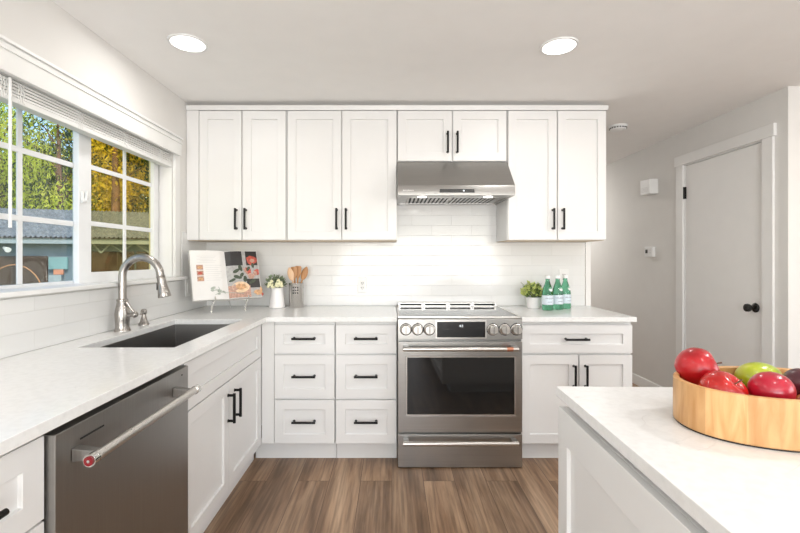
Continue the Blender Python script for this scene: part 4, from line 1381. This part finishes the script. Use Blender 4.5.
for j in range(len(G) - 1):
    for i in range(na):
        rf.bm.faces.new((G[j][i], G[j][i + 1], G[j + 1][i + 1], G[j + 1][i]))
rf.build('roof', 'roof_tile', hs)
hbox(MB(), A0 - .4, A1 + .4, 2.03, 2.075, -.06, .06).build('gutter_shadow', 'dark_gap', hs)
rb = MB()
rb.face([HP(A0 - .4, 1.9, 8.9), HP(A1 + .4, 1.9, 8.9), HP(A1 + .4, zr(4.32), 4.33), HP(A0 - .4, zr(4.32), 4.33)])
rb.build('rear_roof', 'roof_tile', hs)
def panel(mat, name, p0, p1, q0, q1, n0=.42, n1=.5):
    a0, a1 = ha(p0, n0), ha(p1, n0)
    am = (a0 + a1) / 2
    return hbox(MB(), a0, a1, hz_(q1, am, n0), hz_(q0, am, n0), n0, n1).build(name, mat, hs, .03 if name == 'garage_door' else 0)
panel('house_brown', 'garage_door', -40, 47.5, 256, 300)
panel('house_brown', 'garage_door', 90, 134, 251.5, 290)
panel('house_brown', 'garage_door', 136, 176, 251.5, 290)
panel('house_teal', 'teal_panel', 48.6, 67.5, 257.2, 269.2, .34, .42)
panel('house_terracotta', 'terracotta_block', 53.5, 63, 269.5, 274.5, .30, .40)
panel('house_pale', 'gate_post', 48.5, 61, 275, 300, .28, .40)
m = MB()
for p0, q0, p1, q1 in ((92, 243, 101, 253), (101, 253, 110, 244), (110, 244, 122, 252), (122, 252, 134, 243), (134, 243, 150, 253)):
    a0, a1 = ha(p0, .3), ha(p1, .3)
    m.tube([HP(a0, hz_(q0, a0, .3), .3), HP(a1, hz_(q1, a1, .3), .3)], .035, 6)
m.build('eave_brace', 'house_pale', hs)
m = MB()
a_ = ha(4, .3)
m.cyl(HP(a_, hz_(247.5, a_, .3), .3), HP(a_ + .22, hz_(250, a_, .3), .1), .05, .10, 12).cyl(HP(a_ - .15, hz_(247.5, a_, .3), .3), HP(a_ - .35, hz_(250, a_, .3), .1), .05, .10, 12)
m.build('floodlight', 'cap_white', hs)
# arch-shaped reflection drawn as a lighter line on the left garage door
m = MB()
ac, zc0 = ha(14, .41), hz_(300, ha(14, .41), .41)
m.tube([HP(ac + .95 * cos(t * pi / 16), zc0 + 1.35 * sin(t * pi / 16), .41) for t in range(17)], .02, 6)
m.build('arch_reflection', 'wood_spoon', hs)

def tree(label, x, y, height, crown, n, mats, seed, size=.2, trunk=.25, low=1.0, drooping=False, clumps=60, toff=(0, 0)):
    rnd = random.Random(seed)
    t = thing('tree', label, 'tree', (x, y, -.5))
    m = MB()
    m.tube([(x + toff[0], y + toff[1], -.5), (x + .1 + toff[0], y + toff[1], height * .4), (x - .05 + toff[0] * .7, y + toff[1] * .7, height * .9)], [trunk, trunk * .75, trunk * .2], 12)
    cl = []
    for _ in range(clumps):
        while True:
            v = Vector((rnd.uniform(-1, 1), rnd.uniform(-1, 1), rnd.uniform(-1, 1)))
            if .3 < v.length < 1: break
        zc = low + (height - low) * .5
        c = Vector((x + v.x * crown, y + v.y * crown * .8, zc + v.z * (height - low) * .5))
        cl.append(c)
    for c in cl[:22]:
        m.tube([(x, y, max(0.5, c.z - 1.6)), ((x + c.x) / 2, (y + c.y) / 2, c.z - .5), tuple(c)], [trunk * .22, trunk * .14, .02], 6)
    m.build('trunk', 'bark', t)
    per = n // clumps
    verts, faces, midx = [], [], []
    for c in cl:
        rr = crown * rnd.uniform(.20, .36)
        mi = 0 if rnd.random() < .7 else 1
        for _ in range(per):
            d = Vector((rnd.gauss(0, .5), rnd.gauss(0, .5), rnd.gauss(0, .5 if not drooping else .9)))
            p = c + d * rr
            s = size * rnd.uniform(.5, 1.3)
            a = Vector((rnd.gauss(0, 1), rnd.gauss(0, 1), rnd.gauss(0, 1) - (1.6 if drooping else 0))).normalized()
            b = a.cross(Vector((rnd.gauss(0, 1), rnd.gauss(0, 1), rnd.gauss(0, 1)))).normalized()
            w_ = .28 if drooping else .5
            k = len(verts)
            verts += [p - a * s, p + b * s * w_, p + a * s, p - b * s * w_]
            faces.append((k, k + 1, k + 2, k + 3)); midx.append(mi)
    o_ = org(t)
    me = bpy.data.meshes.new('foliage')
    me.from_pydata([tuple(v - o_) for v in verts], [], faces)
    for q in mats: me.materials.append(M[q])
    me.polygons.foreach_set('material_index', midx)
    fo = bpy.data.objects.new('foliage', me); COL.objects.link(fo); fo.parent = t
    return t
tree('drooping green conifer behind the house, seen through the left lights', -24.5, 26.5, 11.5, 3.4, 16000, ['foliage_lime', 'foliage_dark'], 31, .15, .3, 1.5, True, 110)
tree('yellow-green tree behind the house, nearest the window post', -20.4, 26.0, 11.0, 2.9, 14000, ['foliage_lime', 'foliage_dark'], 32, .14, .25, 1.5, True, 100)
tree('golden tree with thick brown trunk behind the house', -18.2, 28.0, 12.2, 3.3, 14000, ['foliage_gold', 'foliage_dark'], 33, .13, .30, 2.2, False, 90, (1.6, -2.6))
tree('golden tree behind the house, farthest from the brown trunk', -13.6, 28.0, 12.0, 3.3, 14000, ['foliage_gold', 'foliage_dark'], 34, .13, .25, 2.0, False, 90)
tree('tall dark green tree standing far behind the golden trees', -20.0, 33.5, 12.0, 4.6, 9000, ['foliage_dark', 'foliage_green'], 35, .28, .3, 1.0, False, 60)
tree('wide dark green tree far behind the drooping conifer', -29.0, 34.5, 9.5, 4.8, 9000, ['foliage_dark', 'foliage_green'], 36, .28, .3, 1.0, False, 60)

# repeats of a kind share a group phrase
GROUPS = {'wall_cabinet': 'white wall cabinets along the back wall', 'drawer_cabinet': 'white base cabinets', 'base_cabinet': 'white base cabinets',
          'sink_cabinet': 'white base cabinets', 'wooden_spoon': 'wooden utensils in the steel crock', 'wooden_spatula': 'wooden utensils in the steel crock',
          'apple': 'fruit in the wooden bowl', 'pear': 'fruit in the wooden bowl', 'mango': 'fruit in the wooden bowl', 'plum': 'fruit in the wooden bowl',
          'wall_socket': 'white wall sockets on the tiles', 'tree': 'trees behind the neighbouring house', 'worktop': 'white quartz worktops'}
for o in SC.objects:
    g = GROUPS.get(o.name.split('.')[0])
    if g and 'category' in o.keys():
        o['group'] = g
